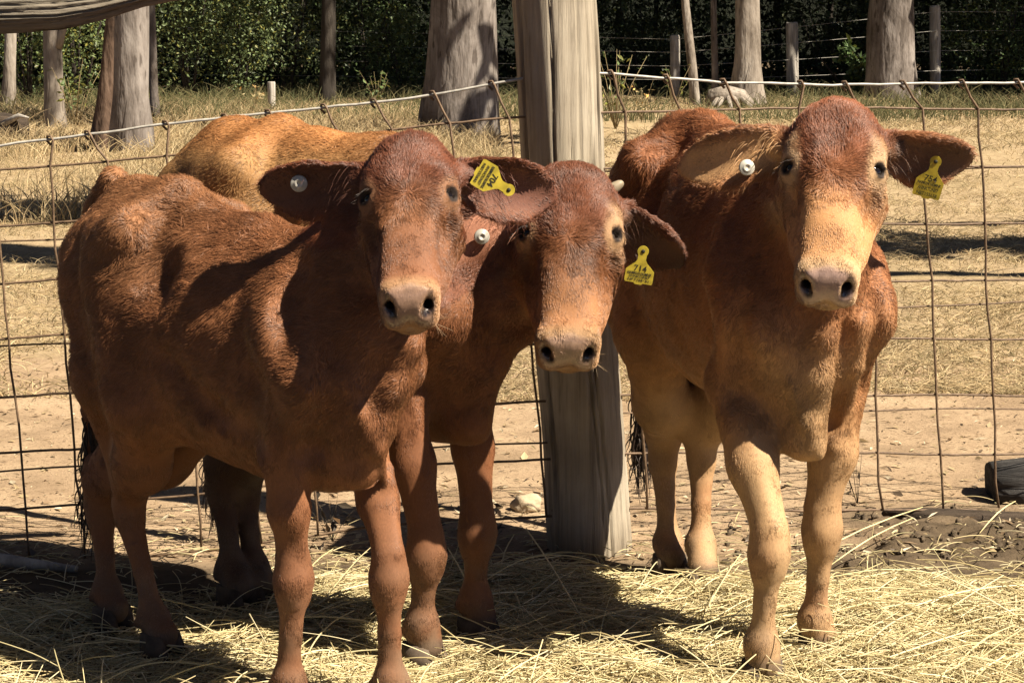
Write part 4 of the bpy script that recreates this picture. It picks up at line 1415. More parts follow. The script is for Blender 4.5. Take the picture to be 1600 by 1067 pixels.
    me.vertices.foreach_get('normal', (nr := np.zeros(len(verts) * 3, dtype=np.float32))); nrm = nr.reshape(-1, 3).astype(np.float64)

    # ---- colours
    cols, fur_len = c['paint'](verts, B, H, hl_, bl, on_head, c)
    t_, l_, u_ = hl_.T
    earm = np.zeros(len(verts)); earin = np.zeros(len(verts))
    for e in c['ears']:
        q = verts - e['o']
        a, b, cc = q @ e['A'], q @ e['B'], q @ e['C']
        m = smooth(-.01, .03, a) * (a < e['len'] + .03) * (np.abs(b) < e['w'] + .03) * (np.abs(cc) < .09)
        m = m * (np.abs(hl_[:, 1]) > .095)
        earm = np.maximum(earm, m)
        inn = m * smooth(.1, .5, nrm @ e['C']) * smooth(0.02, .05, e['w'] * 1.05 - np.abs(b))
        earin = np.maximum(earin, inn)
        cols = mixc(cols, e.get('back', c['ear_back']), m * (1 - inn) * .9)
        cols = mixc(cols, e.get('inner', c['ear_in']), inn * .9)
        edge = m * smooth(.82, 1.0, a / e['len'])
        cols = mixc(cols, e.get('tip', c['ear_back']), edge * .5)
    pn = nrm @ unit(.72 * H.M[0] + .69 * H.M[2])
    pad = on_head * smooth(.60, .78, pn) * smooth(.372, .385, t_ - .25 * np.abs(l_)) * smooth(-.105, -.098, u_) * smooth(.060, .052, np.abs(l_))
    cols = mixc(cols, c['nose_col'], pad * .95)
    spots = smooth(.1, .4, vnoise(verts, 90, 9)) * pad
    cols = mixc(cols, np.array(c['nose_col']) * .5, spots * .5)
    for g in (-1, 1):
        for q0, q1, r_ in ((H.p(.394, .052 * g, -.016), H.p(.408, .046 * g, -.032), .0055), (H.p(.406, .046 * g, -.032), H.p(.418, .037 * g, -.053), .009), (H.p(.412, .043 * g, -.042), H.p(.365, .034 * g, -.064), .0105)):
            tt = np.clip((verts - q0) @ (q1 - q0) / ((q1 - q0) @ (q1 - q0)), 0, 1)
            dn = np.sqrt(((verts - q0 - tt[:, None] * (q1 - q0)) ** 2).sum(1)) / H.sc
            cols = mixc(cols, (.022, .013, .010), smooth(r_ + .003, r_ - .001, dn) * (u_ < .05))  # nostril insides coloured dark for the shade in them
        ec_, en_, ew_ = eye_frame(H, g)
        de = np.sqrt(((verts - ec_ - en_ * .014 * H.sc) ** 2).sum(1)) / H.sc
        cols = mixc(cols, c.get('lid', (.34, .20, .11)), smooth(.044, .030, de) * .7)
        cols = mixc(cols, (.02, .013, .010), smooth(.021, .016, de))
    hoofz = smooth(.07, .05, verts[:, 2])
    cols = mixc(cols, (.06, .045, .035), hoofz * .8)
    dirt = smooth(.42, .03, verts[:, 2]) * np.clip(.45 + .5 * vnoise(verts, 22, 2) + .25 * vnoise(verts, 45, 4), 0, 1.2)
    cols = mixc(cols, (.16, .11, .07), dirt * .75)
    cols = np.clip(cols * (1 + .10 * n1 + .06 * n2)[:, None], 0, 1)
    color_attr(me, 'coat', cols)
    wet = me.attributes.new('wet', 'FLOAT', 'POINT'); wet.data.foreach_set('value', pad.astype(np.float32))

    root = empty('cow', (o[0], o[1], 0))
    tag(root, c['label'], 'cow', 'cattle standing at the hay by the corner post')
    body = link('body', me, root, coat_mat)

    # ---- fur
    tri = np.concatenate([F[:, [0, 1, 2]], F[:, [0, 2, 3]]])
    pa, pb, pc = verts[tri[:, 0]], verts[tri[:, 1]], verts[tri[:, 2]]
    area = .5 * np.linalg.norm(np.cross(pb - pa, pc - pa), axis=1)
    dens = np.ones(len(verts))
    dens *= 1 - .97 * pad
    dens *= 1 - .45 * earin
    dens *= 1 + 2.4 * on_head + 2.0 * earm * (1 - earin)
    for g in (-1, 1):
        ec_, en_, ew_ = eye_frame(H, g)
        de = np.sqrt(((verts - ec_ - en_ * .014 * H.sc) ** 2).sum(1)) / H.sc
        dens *= smooth(.023, .029, de)
        fur_len = fur_len * (.25 + .75 * smooth(.026, .065, de))
    dens *= smooth(.05, .09, verts[:, 2]) * (1 + 2.2 * smooth(.7, .5, verts[:, 2]))
    dens *= smooth(.75, .35, nrm[:, 1])          # little is grown where the animal faces away
    w = area * dens[tri].mean(1)
    N = c.get('hairs', 90000)
    pick = RNG.choice(len(tri), N, p=w / w.sum())
    r1 = np.sqrt(RNG.random(N)); r2 = RNG.random(N)
    wa, wb, wc = (1 - r1)[:, None], (r1 * (1 - r2))[:, None], (r1 * r2)[:, None]
    I = tri[pick]
    bary = lambda A_: A_[I[:, 0]] * wa + A_[I[:, 1]] * wb + A_[I[:, 2]] * wc
    p0 = bary(verts); nn = bary(nrm); nn /= np.linalg.norm(nn, axis=1)[:, None]
    hc = bary(cols); fl = bary((fur_len * (1 - earm) + .0085 * earm + .008 * earm * (1 - earin))[:, None])[:, 0]; ein = bary(earin[:, None])[:, 0]; em = bary(earm[:, None])[:, 0]
    hL = H.loc(p0)
    oh = (np.abs(hL[:, 1]) < .2) & (hL[:, 0] > -.03) & (hL[:, 0] < .47) & (hL[:, 2] > -.16) & (hL[:, 2] < .06)
    # lie of the hair: back and down on the body, down on legs, away from the whorl on the face
    dirb = np.tile(-f * .75 - up * .55, (N, 1))
    legz = smooth(.66, .46, p0[:, 2])[:, None]
    dirb = dirb * (1 - legz) + (-up)[None] * legz
    wh = np.stack([hL[:, 0] - .18, hL[:, 1] * .9, np.zeros(N)], 1)
    wh /= (np.linalg.norm(wh, axis=1)[:, None] + .02)
    dirh = wh @ H.M
    dd = np.where(oh[:, None], dirh, dirb)
    for e in c['ears']:
        q = p0 - e['o']; m = (em > .5) & ((q @ e['A']) > 0) & (np.abs(q @ e['C']) < .1) & ((q @ e['A']) < e['len'] + .03) & (np.abs(q @ e['B']) < e['w'] + .03)
        dd[m] = e['A'] + .5 * np.sign((q[m] @ e['B']))[:, None] * e['B']
    j = np.stack([vnoise(p0, 26, s_) for s_ in (21, 22, 23)], 1)
    j2 = np.stack([vnoise(p0, 70, s_) for s_ in (31, 32, 33)], 1)
    dd = dd + (.34 * j + .40 * j2) * (np.where(oh, .8, 1.0) * (1 - .65 * legz[:, 0]))[:, None] + RNG.normal(0, .17, (N, 3))
    dd -= nn * (dd * nn).sum(1)[:, None]
    dd /= np.linalg.norm(dd, axis=1)[:, None] + 1e-6
    ln = .62 * fl * (.65 + .7 * RNG.random(N)) * (1 + .35 * j2[:, 0])
    lift = (.20 + .25 * np.clip(j[:, 1] + .3, 0, 1)) * (1 + .6 * RNG.random(N)) * (1 - .6 * legz[:, 0])
    rad = (.00034 + .0002 * RNG.random(N)) * np.where(oh, .85, 1.0) * (1 - .35 * smooth(.66, .46, p0[:, 2]))
    K = 4
    pts = np.zeros((N, K, 3))
    for q in range(K):
        s_ = q / (K - 1)
        pts[:, q] = p0 - nn * .0008 + dd * (ln * s_)[:, None] + nn * (ln * lift * (s_ - .45 * s_ * s_) * 1.3)[:, None]
    rr = rad[:, None] * np.array([1.0, .95, .75, .25])[None]
    # long hair inside the ears, whiskers, lashes
    ep, er_, ec = [], [], []

    def tuft(q0, dirs, length, radius, col, sag=0.0):
        m_ = len(q0)
        dirs = dirs / np.linalg.norm(dirs, axis=1)[:, None]
        for i_ in range(m_):
            ep.append([q0[i_] + dirs[i_] * length[i_] * s_ + np.array((0, 0, -sag * length[i_] * s_ * s_)) for s_ in (0, .33, .67, 1)])
            er_.append([radius, radius * .9, radius * .7, radius * .2]); ec.append(np.array(col) * (.7 + .6 * RNG.random()))
    for e in c['ears']:
        q = verts - e['o']; a_, b_ = q @ e['A'], q @ e['B']
        for lo_, hi_, cnt, lg, edge in ((.0, .45, 46, .024, False), (.05, 1.0, 260, .012, True)):
            m_ = (earin > .35) & (a_ > lo_ * e['len']) & (a_ < hi_ * e['len'])
            if edge: m_ = (earm > .5) & (np.abs(b_) > e['w'] * .62) & (a_ > .1 * e['len'])
            ix = np.where(m_)[0]
            if len(ix) == 0: continue
            ix = RNG.choice(ix, cnt)
            sgn = np.sign(b_[ix])[:, None]
            dr = e['A'] * .7 + e['C'] * (.45 if not edge else .1) + e['B'] * sgn * (-.2 if not edge else .75) + RNG.normal(0, .25, (cnt, 3))
            tuft(verts[ix], dr, lg * (.5 + RNG.random(cnt)), .00035, (np.array(e.get('inner', c['ear_in'])) * 1.25 if not edge else np.array(e.get('inner', c['ear_in'])) * .6 + .5 * np.array(c['ear_back'])), .5)
    for g in (-1, 1):
        q0 = np.array([H.p(.392 + .02 * RNG.random(), (.052 + .01 * RNG.random()) * g, -.075 - .04 * RNG.random()) for _ in range(8)])
        tuft(q0, np.tile(H.d(.6, .7 * g, -.1), (8, 1)) + RNG.normal(0, .4, (8, 3)), .012 + .022 * RNG.random(8), .0002, (.4, .28, .16))
        ec_, en_, ew_ = eye_frame(H, g)
        q0 = np.array([ec_ + (-H.M[0] * .0145 * math.cos(R(a_)) + ew_ * .0255 * math.sin(R(a_)) + en_ * .018) * H.sc for a_ in np.linspace(-55, 80, 18)])
        tuft(q0, np.tile(en_ * .8 + H.M[0] * .55 + ew_ * .2, (18, 1)) + RNG.normal(0, .12, (18, 3)), .010 + .007 * RNG.random(18), .0005, (.03, .02, .015))
    pts = np.concatenate([pts, np.array(ep)]); rr = np.concatenate([rr, np.array(er_)])
    hc = hc * np.clip(1 + .16 * RNG.normal(0, 1, N) + .18 * j2[:, 1] + .22 * j[:, 0] + .16 * vnoise(p0, 6, 91), .35, 1.8)[:, None]
    hc = np.concatenate([hc, np.array(ec)])
    coat = strands('coat', pts, rr, hc, fur_mat, root)
    coat['kind'] = 'stuff'

    # ---- eyes
    for g in (-1, 1):
        er = .0205 * H.sc
        ec_, en_, ew_ = eye_frame(H, g)
        bm = bmesh.new(); bmesh.ops.create_uvsphere(bm, u_segments=20, v_segments=14, radius=er)
        for fc in bm.faces: fc.smooth = True
        m_ = bpy.data.meshes.new('eye'); bm.to_mesh(m_); bm.free()
        m_.transform(Matrix.Translation(Vector(ec_ - en_ * .0055 * H.sc)))
        link('eye', m_, root, eye_mat)
    # ---- hooves
    for n in ('RF', 'LF', 'RR', 'LR'):
        link('hoof', hoof_mesh(v3(c[n]['hoof']), f), root, hoof_mat)
    # ---- tail switch
    tb, td = tail[-3], tail[-1]
    NT = 200
    st = []
    for i in range(NT):
        s0 = RNG.random() ** .7
        a = (tail[-2] * (1 - s0) + td * s0) + RNG.normal(0, .006, 3)
        L_ = .10 + .15 * RNG.random(); sw = RNG.normal(0, .014, 3); cu = RNG.normal(0, .014, 3)
        st.append([a + sw * (q / 5) + cu * math.sin(q * 1.3 + i) * (q / 5) + np.array((0, 0, -L_ * q / 5)) for q in range(6)])
    tc_ = np.tile(np.array(c.get('tail_col', (.02, .012, .008))), (NT, 1)) * (.6 + .8 * RNG.random(NT))[:, None]
    sw = strands('tail_switch', np.array(st), np.array([.0022, .0022, .002, .0018, .0014, .0006]), tc_, tail_mat, root)
    sw['kind'] = 'stuff'
    # ---- horn bud
    if 'horn' in c:
        b0, b1 = v3(c['horn'][0]), v3(c['horn'][1])
        link('horn_bud', tube_mesh('horn_bud', [b0 + (b1 - b0) * q for q in (0, .3, .6, .85, .97, 1.0)], [.014, .0135, .012, .009, .005, .001], 12), root, horn_mat)
    # ---- tags
    for e in c['ears']:
        for tg in e.get('tags', []):
            at = v3(tg['at']); ry = unit(at - np.array((0, 0, CAM_H))); best = None
            Zv = unit(tg['n']); X = unit(np.array(tg['x']) - Zv * (np.array(tg['x']) @ Zv)); Yv = np.cross(Zv, X)
            foot = [(.014 * math.cos(q_), .014 * math.sin(q_)) for q_ in np.arange(0, 6.2, .8)] if tg['type'] == 'button' else [
                (0, .008), (0, 0), (.008, 0), (-.008, 0)] + [(tg['w'] * x_, -y_) for x_ in (-.5, -.25, 0, .25, .5) for y_ in (.042, tg['h'] * .75, tg['h'])]
            for fx_, fy_ in foot:
                q0_ = at + X * fx_ + Yv * fy_
                for s_ in np.arange(-.06, .12, .002):
                    gi = np.round((q0_ + ry * s_ - V.lo) / V.h).astype(int)
                    if (gi >= 0).all() and (gi < V.n).all() and V.D[tuple(gi)] < .001:
                        best = s_ if best is None else min(best, s_); break
            pos = at + ry * ((best or 0.0) - .010)
            X, Yv = unit(tg['x']), None
            Zv = unit(tg['n']); X = unit(X - Zv * (X @ Zv)); Yv = np.cross(Zv, X)
            if tg['type'] == 'button':
                me_ = lathe_mesh('button_tag', [(.0001, .0015), (.004, .002), (.0055, .0042), (.0085, .0042), (.0092, .0025), (.0145, .0028), (.0162, .001), (.0162, -.003), (.0001, -.003)], 24)
                ob = place(me_, 'button_tag', button_mat, pos, X, Yv, Zv, root)
                ob['label'] = 'round white plastic button tag in the ear'
            else:
                ob = place(tag_mesh(tg['w'], tg['h']), 'ear_tag', tag_mat, pos, X, Yv, Zv, root)
                ob['label'] = 'yellow plastic ear tag with handwriting and printed rows'
                W, Hh = tg['w'], tg['h']
                ms = [text_mesh(tg['hand'], .017, (0, -.036, .0006), .0002, W * .45),
                      text_mesh(tg['rows'][0], .0080, (0, -.0465, .0006), .0003, W * .86)]
                y = -.0465; st_ = (Hh - .0465 - .006) / 2
                for q, rw in enumerate(tg['rows'][1:]):
                    ms.append(text_mesh(rw, st_ * .85, (0, y - st_ * (q + .98), .0006), .0002, W * .74))
                pr = place(joined(ms, 'print'), 'print', print_mat, pos, X, Yv, Zv, ob)
                pin = lathe_mesh('pin', [(.0001, .0012), (.0035, .0012), (.004, .0002), (.004, -.004)], 12)
                place(pin, 'pin', print_mat, pos, X, Yv, Zv, ob)
    return root, B, H
# ------------------------------------------------------------------ the three animals
def paint_common(verts, base, n=0.0):
    c = surf_color(verts, base)
    return c


def paint_A(verts, B, H, hl, bl, oh, c):
    red = np.array((.205, .085, .036)); deep = np.array((.15, .058, .024)); tan = np.array((.40, .19, .085))
    cols = surf_color(verts, red)
    n = vnoise(verts, 5, 41)
    cols = mixc(cols, deep, smooth(.0, .6, n) * .5)
    cols = mixc(cols, (.28, .135, .06), smooth(.80, .98, bl[:, 2]) * smooth(.15, -.25, bl[:, 0]) * .6)  # upper hindquarters coloured lighter where the sun strikes
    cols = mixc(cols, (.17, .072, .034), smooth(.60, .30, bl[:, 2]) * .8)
    t, l, u = hl.T
    cols = mixc(cols, (.135, .047, .024), oh * smooth(.22, .12, t) * smooth(-.12, -.06, u))
    cols = mixc(cols, (.18, .074, .035), oh * smooth(.20, .30, t) * .8)
    ring = oh * smooth(.352, .375, t)
    cols = mixc(cols, (.28, .155, .078), ring)
    fl = .017 + .007 * smooth(.7, .95, bl[:, 2]) * (1 - oh)
    fl = np.where(oh > .5, .022 - .015 * smooth(.17, .28, t), fl)
    fl = fl * (1 - smooth(.66, .40, bl[:, 2])) + 0.012 * smooth(.66, .40, bl[:, 2])
    return cols, fl


def paint_B(verts, B, H, hl, bl, oh, c):
    red = np.array((.16, .062, .025)); tan = np.array((.29, .158, .062))
    cols = surf_color(verts, red)
    rear = smooth(.30, .02, bl[:, 0]) * smooth(.52, .78, bl[:, 2])
    cols = mixc(cols, tan, rear * .95)
    cols = mixc(cols, (.36, .15, .05), rear * smooth(1.02, 1.09, bl[:, 2]) * .7)
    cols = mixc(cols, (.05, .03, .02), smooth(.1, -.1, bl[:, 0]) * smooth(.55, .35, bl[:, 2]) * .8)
    t, l, u = hl.T
    cols = mixc(cols, (.145, .052, .026), oh * smooth(.20, .12, t) * smooth(-.14, -.08, u))
    cols = mixc(cols, (.32, .15, .065), oh * smooth(.20, .33, t) * .9)
    side = oh * smooth(.062, .09, np.abs(l)) * smooth(.07, .11, t) * smooth(.22, .17, t)
    cols = mixc(cols, (.33, .20, .105), side * .75)
    dark = oh * smooth(.03, .012, np.abs(np.abs(l) - .042)) * smooth(.19, .23, t) * smooth(.31, .27, t)
    cols = mixc(cols, (.13, .055, .025), dark * .55 * (l < 0))
    cols = mixc(cols, (.31, .18, .088), oh * smooth(.35, .375, t))
    fl = np.where(oh > .5, .024 - .016 * smooth(.17, .30, t), .015)
    fl = fl * (1 - smooth(.66, .40, bl[:, 2])) + 0.012 * smooth(.66, .40, bl[:, 2])
    return cols, fl


def paint_C(verts, B, H, hl, bl, oh, c):
    red = np.array((.22, .085, .035)); tan = np.array((.37, .19, .082)); pale = np.array((.43, .275, .14))
    cols = surf_color(verts, red)
    cols = mixc(cols, (.33, .145, .06), smooth(.95, .70, bl[:, 2]) * .8)
    cols = mixc(cols, tan, smooth(.72, .52, bl[:, 2]) * .85)
    chest = smooth(.35, .48, bl[:, 0]) * smooth(.80, .60, bl[:, 2])
    cols = mixc(cols, pale, chest * .75)
    cols = mixc(cols, pale, smooth(.55, .42, bl[:, 2]) * .7)
    n = vnoise(verts, 14, 45)
    cols = mixc(cols, (.33, .16, .07), smooth(.40, .20, bl[:, 2]) * smooth(-.2, .5, n) * .7)
    t, l, u = hl.T
    cols = mixc(cols, (.20, .07, .032), oh * smooth(.20, .10, t + .5 * (np.abs(l) > .05) * (np.abs(l) - .05)) * smooth(-.13, -.07, u))
    cols = mixc(cols, (.42, .215, .09), oh * smooth(.17, .27, t))
    side = oh * smooth(.058, .082, np.abs(l)) * smooth(.07, .11, t) * smooth(.25, .17, t)
    cols = mixc(cols, (.42, .265, .14), side * .75)
    cols = mixc(cols, (.40, .255, .135), oh * smooth(.345, .372, t))
    fl = .017 + .012 * smooth(.85, 1.0, bl[:, 2]) * (1 - oh)
    fl = np.where(oh > .5, .023 - .016 * smooth(.15, .28, t), fl)
    fl = fl * (1 - smooth(.70, .42, bl[:, 2])) + 0.012 * smooth(.70, .42, bl[:, 2])
    return cols, fl


def leg_pts(hoof, joint, fet, dyj=0.0, dyf=0.0):
    g = G(*hoof)
    return g, P(joint[0], joint[1], g.y + dyj), P(fet[0], fet[1], g.y + dyf)


def cow_box(c):
    ps = []
    for n in ('RF', 'LF', 'RR', 'LR'):
        ps.append(v3(c[n]['hoof']))
    ff = (ps[0] + ps[1]) / 2; rf = (ps[2] + ps[3]) / 2
    f = unit(ff - rf)
    ps += [rf - f * .34, ff + f * .26, v3(c['poll']), v3(c['nose'])]
    for e in c['ears']:
        ps.append(v3(c['poll']) + unit(e['dir']) * (e['len'] + .12) - np.array((0, 0, .1)))
    for q in c['tail']: ps.append(v3(q))
    ps = np.array(ps)
    lo = ps.min(0) - .22; hi = ps.max(0) + .22
    lo[2] = -.03; hi[2] = max(1.25, ps[:, 2].max() + .10)
    c['lo'], c['hi'] = lo, hi


def finish(c):
    ff = (v3(c['RF']['hoof']) + v3(c['LF']['hoof'])) / 2; rf = (v3(c['RR']['hoof']) + v3(c['LR']['hoof'])) / 2
    c['half'] = np.linalg.norm((ff - rf)[:2]) / 2 / c['size']
    cow_box(c)
    return make_cow(c)


def front(hoof, knee, fet, dyk=-.02, dyf=-.01):
    g, k, f = leg_pts(hoof, knee, fet, dyk, dyf)
    return dict(hoof=g, knee=k, fet=f)


def rear(hoof, hock, fet, dyk=.09, dyf=.03):
    g, k, f = leg_pts(hoof, hock, fet, dyk, dyf)
    return dict(hoof=g, hock=k, fet=f)


# left animal: dark red
A = dict(size=.93, rump_x=.115, withers=-.06, dip=.045, tuck=.05, bw=1.0, hs=.93, wl=.89, paint=paint_A, h=.0068,
         label='dark red cow on the left, flank turned to the viewer, ear over the next cow',
         RF=front((452, 1112), (457, 900), (452, 1062)), LF=front((614, 1108), (606, 898), (611, 1060)),
         RR=rear((252, 1022), (203, 800), (240, 965)), LR=rear((176, 980), (158, 800), (168, 925)),
         poll=P(637, 198, 3.96), nose=P(636, 487, 3.68), face=(-.02, -1, .35),
         ear_back=(.16, .05, .022), ear_in=(.10, .045, .032), nose_col=(.26, .16, .11),
         hairs=400000)
A['tail'] = [P(178, 280, 4.95), P(150, 330, 4.99), P(138, 430, 4.99), P(138, 540, 4.99), P(138, 640, 5.02), P(142, 720, 5.01)]
A['ears'] = [dict(side=-1, dir=(-.21, .05, -.040), face=(.05, -1, -.30), len=.235, w=.068, curl=.5, bend=-.6,
                  tags=[dict(type='button', at=P(467, 287, 3.955), x=(1, 0, 0), n=(.1, -1, -.05))]),
             dict(side=1, dir=(.20, .035, -.048), face=(-.12, -1, -.05), len=.215, w=.072, curl=.55, bend=-.6, inner=(.13, .055, .038),
                  tags=[dict(type='panel', at=P(795, 297, 3.93), x=(-.5, 0, -.86), n=(-.1, -1, .1), w=.054, h=.070, hand='704', rows=['NAMKLN NUMNK', 'ANNKTUNE7', 'NBT155642'])])]
A['brisket'] = .505; A['arm'] = .82
A['lid'] = (.22, .11, .055)
A['skin_folds'] = [([(690, 545), (668, 620), (640, 700), (612, 760)], .012, .025, False), ([(664, 560), (640, 640), (612, 705)], .010, .03, True),
                   ([(560, 640), (590, 700), (602, 755)], .008, .02, False), ([(470, 420), (452, 470), (440, 540)], .014, .05, True), ([(520, 560), (512, 640), (488, 700)], .012, .05, True),
                   ([(255, 560), (330, 640), (400, 690)], .012, .05, True)]
finish(A)

# middle animal: red head, tan hindquarters
Bc = dict(size=1.03, rump_x=.04, bw=.95, hs=1.0, paint=paint_B, h=.0072,
          label='middle cow with red forehead and small horn bud, tan rump behind the left cow',
          RF=front((660, 1036), (664, 862), (660, 975)), LF=front((745, 996), (744, 828), (744, 935)),
          RR=rear((402, 936), (382, 770), (396, 885)), LR=rear((368, 944), (350, 772), (362, 890)),
          poll=P(893, 250, 4.33), nose=P(886, 578, 4.10), face=(-.03, -1, .35),
          ear_back=(.15, .055, .028), ear_in=(.09, .045, .03), nose_col=(.30, .19, .13),
          hairs=300000)
Bc['tail'] = [P(330, 225, 5.42), P(318, 300, 5.45), P(325, 400, 5.45), P(330, 520, 5.45), P(335, 620, 5.45), P(338, 700, 5.44)]
Bc['ears'] = [dict(side=-1, dir=(-.17, .0, -.085), face=(.15, -1, .05), len=.22, w=.068, curl=.4, bend=-.6, inner=(.34, .15, .09),  # sunlit ear, inside painted paler than the other
                   tags=[dict(type='button', at=P(753, 370, 4.295), x=(1, 0, 0), n=(.15, -1, 0))]),
              dict(side=1, dir=(.125, .03, -.125), face=(-.3, -.95, -.2), len=.205, w=.066, curl=.45, bend=-.8, tip=(.10, .08, .07),
                   tags=[dict(type='panel', at=P(1005, 393, 4.275), x=(.99, 0, -.15), n=(-.15, -1, -.05), w=.058, h=.066, hand='714', rows=['NAMKLN NUMNK', 'ANNKTUNE7', 'NBT155651'])])]
Bc['horn'] = (P(944, 305, 4.43), P(974, 284, 4.43))
Bc['arm'] = .85
Bc['lid'] = (.33, .20, .105)
Bc['skin_folds'] = [([(818, 600), (828, 670), (810, 735)], .010, .022, False), ([(770, 590), (790, 660), (790, 720)], .010, .03, True)]
finish(Bc)

# right animal: red-brown with pale legs and chest
Cc_ = dict(size=1.03, bw=1.0, wl=.95, hs=.97, paint=paint_C, h=.0068,
           label='red and cream cow on the right, facing the viewer in front of the wire mesh',
           RF=front((1190, 1066), (1201, 858), (1190, 1005)), LF=front((1278, 1026), (1284, 822), (1273, 968)),
           RR=rear((1046, 897), (1036, 715), (1044, 848), .07), LR=rear((1096, 915), (1096, 712), (1095, 850), .07),
           poll=P(1309, 149, 4.14), nose=P(1289, 474, 3.90), face=(-.16, -1, .35),
           ear_back=(.30, .13, .055), ear_in=(.12, .065, .04), nose_col=(.38, .25, .20),
           hairs=400000)
Cc_['tail'] = [P(1040, 225, 5.50), P(1012, 300, 5.54), P(1003, 400, 5.54), P(1000, 500, 5.53), P(1002, 580, 5.52), P(1004, 640, 5.52)]
Cc_['ears'] = [dict(side=-1, dir=(-.21, .03, -.055), face=(.25, -1, .1), len=.235, w=.068, curl=.35, bend=-.5, inner=(.52, .30, .14),  # inside lightened for sun; the opposite ear keeps the dark tone
                    tags=[dict(type='button', at=P(1167, 262, 4.165), x=(1, 0, 0), n=(.2, -1, .1))]),
               dict(side=1, dir=(.19, .03, -.055), face=(-.3, -.9, -.35), len=.215, w=.07, curl=.5, bend=-.9, tip=(.40, .20, .09),
                    tags=[dict(type='panel', at=P(1462, 253, 4.13), x=(1, 0, -.22), n=(-.2, -1, -.15), w=.055, h=.074, hand='754', rows=['NAMKLN NUMNK', 'ANNKTUNE7', 'NBT155658'])])]
Cc_['arm'] = .96
Cc_['lid'] = (.44, .29, .16)
Cc_['skin_folds'] = [([(1342, 505), (1338, 570), (1322, 640), (1304, 700)], .011, .022, False), ([(1318, 520), (1312, 590), (1296, 660)], .012, .03, True),
                     ([(1372, 470), (1368, 540), (1350, 610)], .009, .03, True), ([(1240, 600), (1262, 660), (1280, 710)], .009, .025, False), ([(1160, 480), (1152, 560), (1150, 620)], .014, .05, True)]
finish(Cc_)
# ------------------------------------------------------------------ hay underfoot
hay_mat = strand_mat('hay_straw', .55, .3, .15)


def hay(name, label, n, lmin, lmax, zmax, rad, thr, cols, steep=.16, zoff=.004, lpow=2.0):
    m = int(n * 5)
    y = 3.55 + 1.85 * RNG.random(m); x = (RNG.random(m) * 2 - 1) * (y * .245 + .16)
    a = hay_amount(x, y)
    keep = RNG.random(m) < a * (1 - thr) + thr * smoothn(.0, .05, a)
    x, y, a = x[keep][:n], y[keep][:n], a[keep][:n]
    n = len(x)
    p = np.stack([x, y, x * 0], 1)
    hump = np.clip(.45 + .65 * vnoise(p, 3.5, 81) + .4 * vnoise(p, 9, 82), .03, 1.5)
    z = ground_z(x, y) + zoff + zmax * a * hump * RNG.random(n) ** .6
    th = RNG.random(n) * 6.283 + .6 * vnoise(p, 3, 83)
    el = RNG.normal(0, steep, n)
    d = np.stack([np.cos(th) * np.cos(el), np.sin(th) * np.cos(el), np.sin(el)], 1)
    L = lmin + (lmax - lmin) * RNG.random(n) ** lpow
    sd = np.stack([-np.sin(th), np.cos(th), np.zeros(n)], 1)
    bend = RNG.normal(0, .05, n) * L; sag = np.abs(RNG.normal(0, .05, n)) * L
    k = 5
    pts = np.zeros((n, k, 3))
    for q in range(k):
        s_ = q / (k - 1) - .5
        pts[:, q] = np.stack([x, y, z], 1) + d * (L * s_)[:, None] + sd * (bend * (1 - 4 * s_ * s_))[:, None] + np.array((0, 0, 1)) * (sag * (1 - 4 * s_ * s_))[:, None]
    gz = ground_z(pts[:, :, 0].ravel(), pts[:, :, 1].ravel()).reshape(n, k)
    pts[:, :, 2] = np.maximum(pts[:, :, 2], gz + .003)
    c = np.array(cols)[RNG.integers(0, len(cols), n)] * (.75 + .45 * RNG.random((n, 1)))
    rr = (rad * (.6 + .8 * RNG.random(n)))[:, None] * np.array([.8, 1, 1, 1, .7])[None]
    o = strands(name, pts, rr, c, hay_mat)
    tag(o, label, 'hay', kind='stuff')


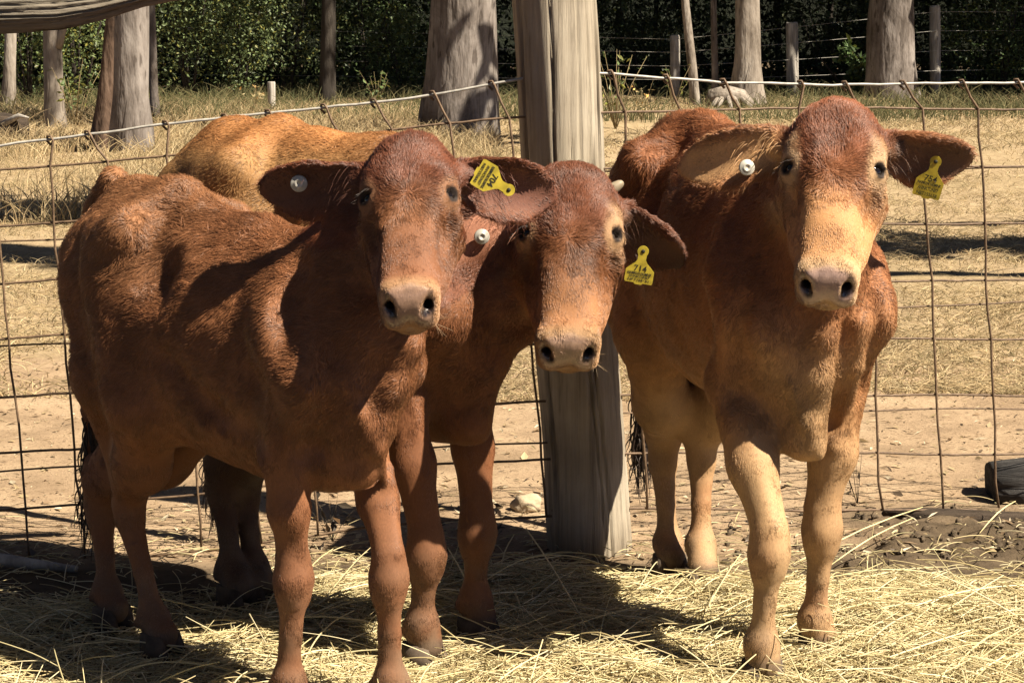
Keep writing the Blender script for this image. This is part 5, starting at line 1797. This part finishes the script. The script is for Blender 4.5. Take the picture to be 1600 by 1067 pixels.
HAY = [(.60, .50, .28), (.53, .43, .225), (.67, .585, .365), (.45, .365, .185), (.48, .415, .225), (.30, .23, .12)]
hay('hay_bed', 'matted yellow hay spread under the cattle', 52000, .03, .16, .062, .00088, .05, HAY)
hay('hay_chaff', 'fine broken straw chaff in the hay', 26000, .012, .05, .05, .0009, .25, HAY + [(.30, .22, .12)], .3)
hay('long_straw', 'long loose stalks lying across the top of the hay', 1800, .14, .40, .07, .00115, .35, HAY[:5], .22, .012, 1.6)
for k, (a, b2, lift, nm) in enumerate([((822, 905), (925, 1018), .10, 'long straight straw stalk poking up before the middle cow'), ((1250, 895), (1440, 850), .07, 'pair of long stalks crossing beside the right cow leg'),
                                       ((1292, 905), (1425, 862), .06, 'long stalk under the crossing pair'), ((1530, 850), (1585, 828), .05, 'single stalk near the rotten log'), ((700, 905), (760, 998), .05, 'thin stalk leaning by the middle cow hoof')]):
    p0, p1 = G(*a), G(*b2)
    hi_ = p0 if k in (0, 4) else p1
    pl = [p0.lerp(p1, t) + Vector((0, 0, .03 + lift * ((1 - t) if k in (0, 4) else t) + .012 * math.sin(t * 3.1))) for t in (0, .25, .5, .75, 1)]
    o = link('straw_stalk', tube_mesh('straw_stalk', pl, [.0014, .0018, .0019, .0018, .0011], 7), None, flat_mat('stalk', (.66, .54, .28), .5, .3))
    tag(o, nm, 'straw', 'long straw stalks')

# stray straw on the churned earth between the hay and the mesh
n = 900
x = RNG.uniform(-1.4, 1.75, n); y = 5.05 + np.abs(RNG.normal(0, .28, n))
a_ = RNG.random(n) * 6.283; L_ = .02 + .13 * RNG.random(n) ** 2.2
d_ = np.stack([np.cos(a_), np.sin(a_), RNG.normal(0, .10, n)], 1)
c_ = np.stack([x, y, ground_z(x, y) + .008 + .02 * RNG.random(n)], 1)
pts = np.stack([c_ + d_ * (L_ * (q / 3 - .5))[:, None] + np.array((0, 0, 1)) * (.06 * L_ * (1 - (q / 1.5 - 1) ** 2))[:, None] for q in range(4)], 1)
o = strands('stray_straw', pts, np.array([.0008, .0011, .0011, .0007]), np.array(HAY)[RNG.integers(0, 6, n)] * (.6 + .5 * RNG.random((n, 1))), hay_mat)
tag(o, 'stray straw on the dark earth between the hay and the mesh', 'straw', kind='stuff')
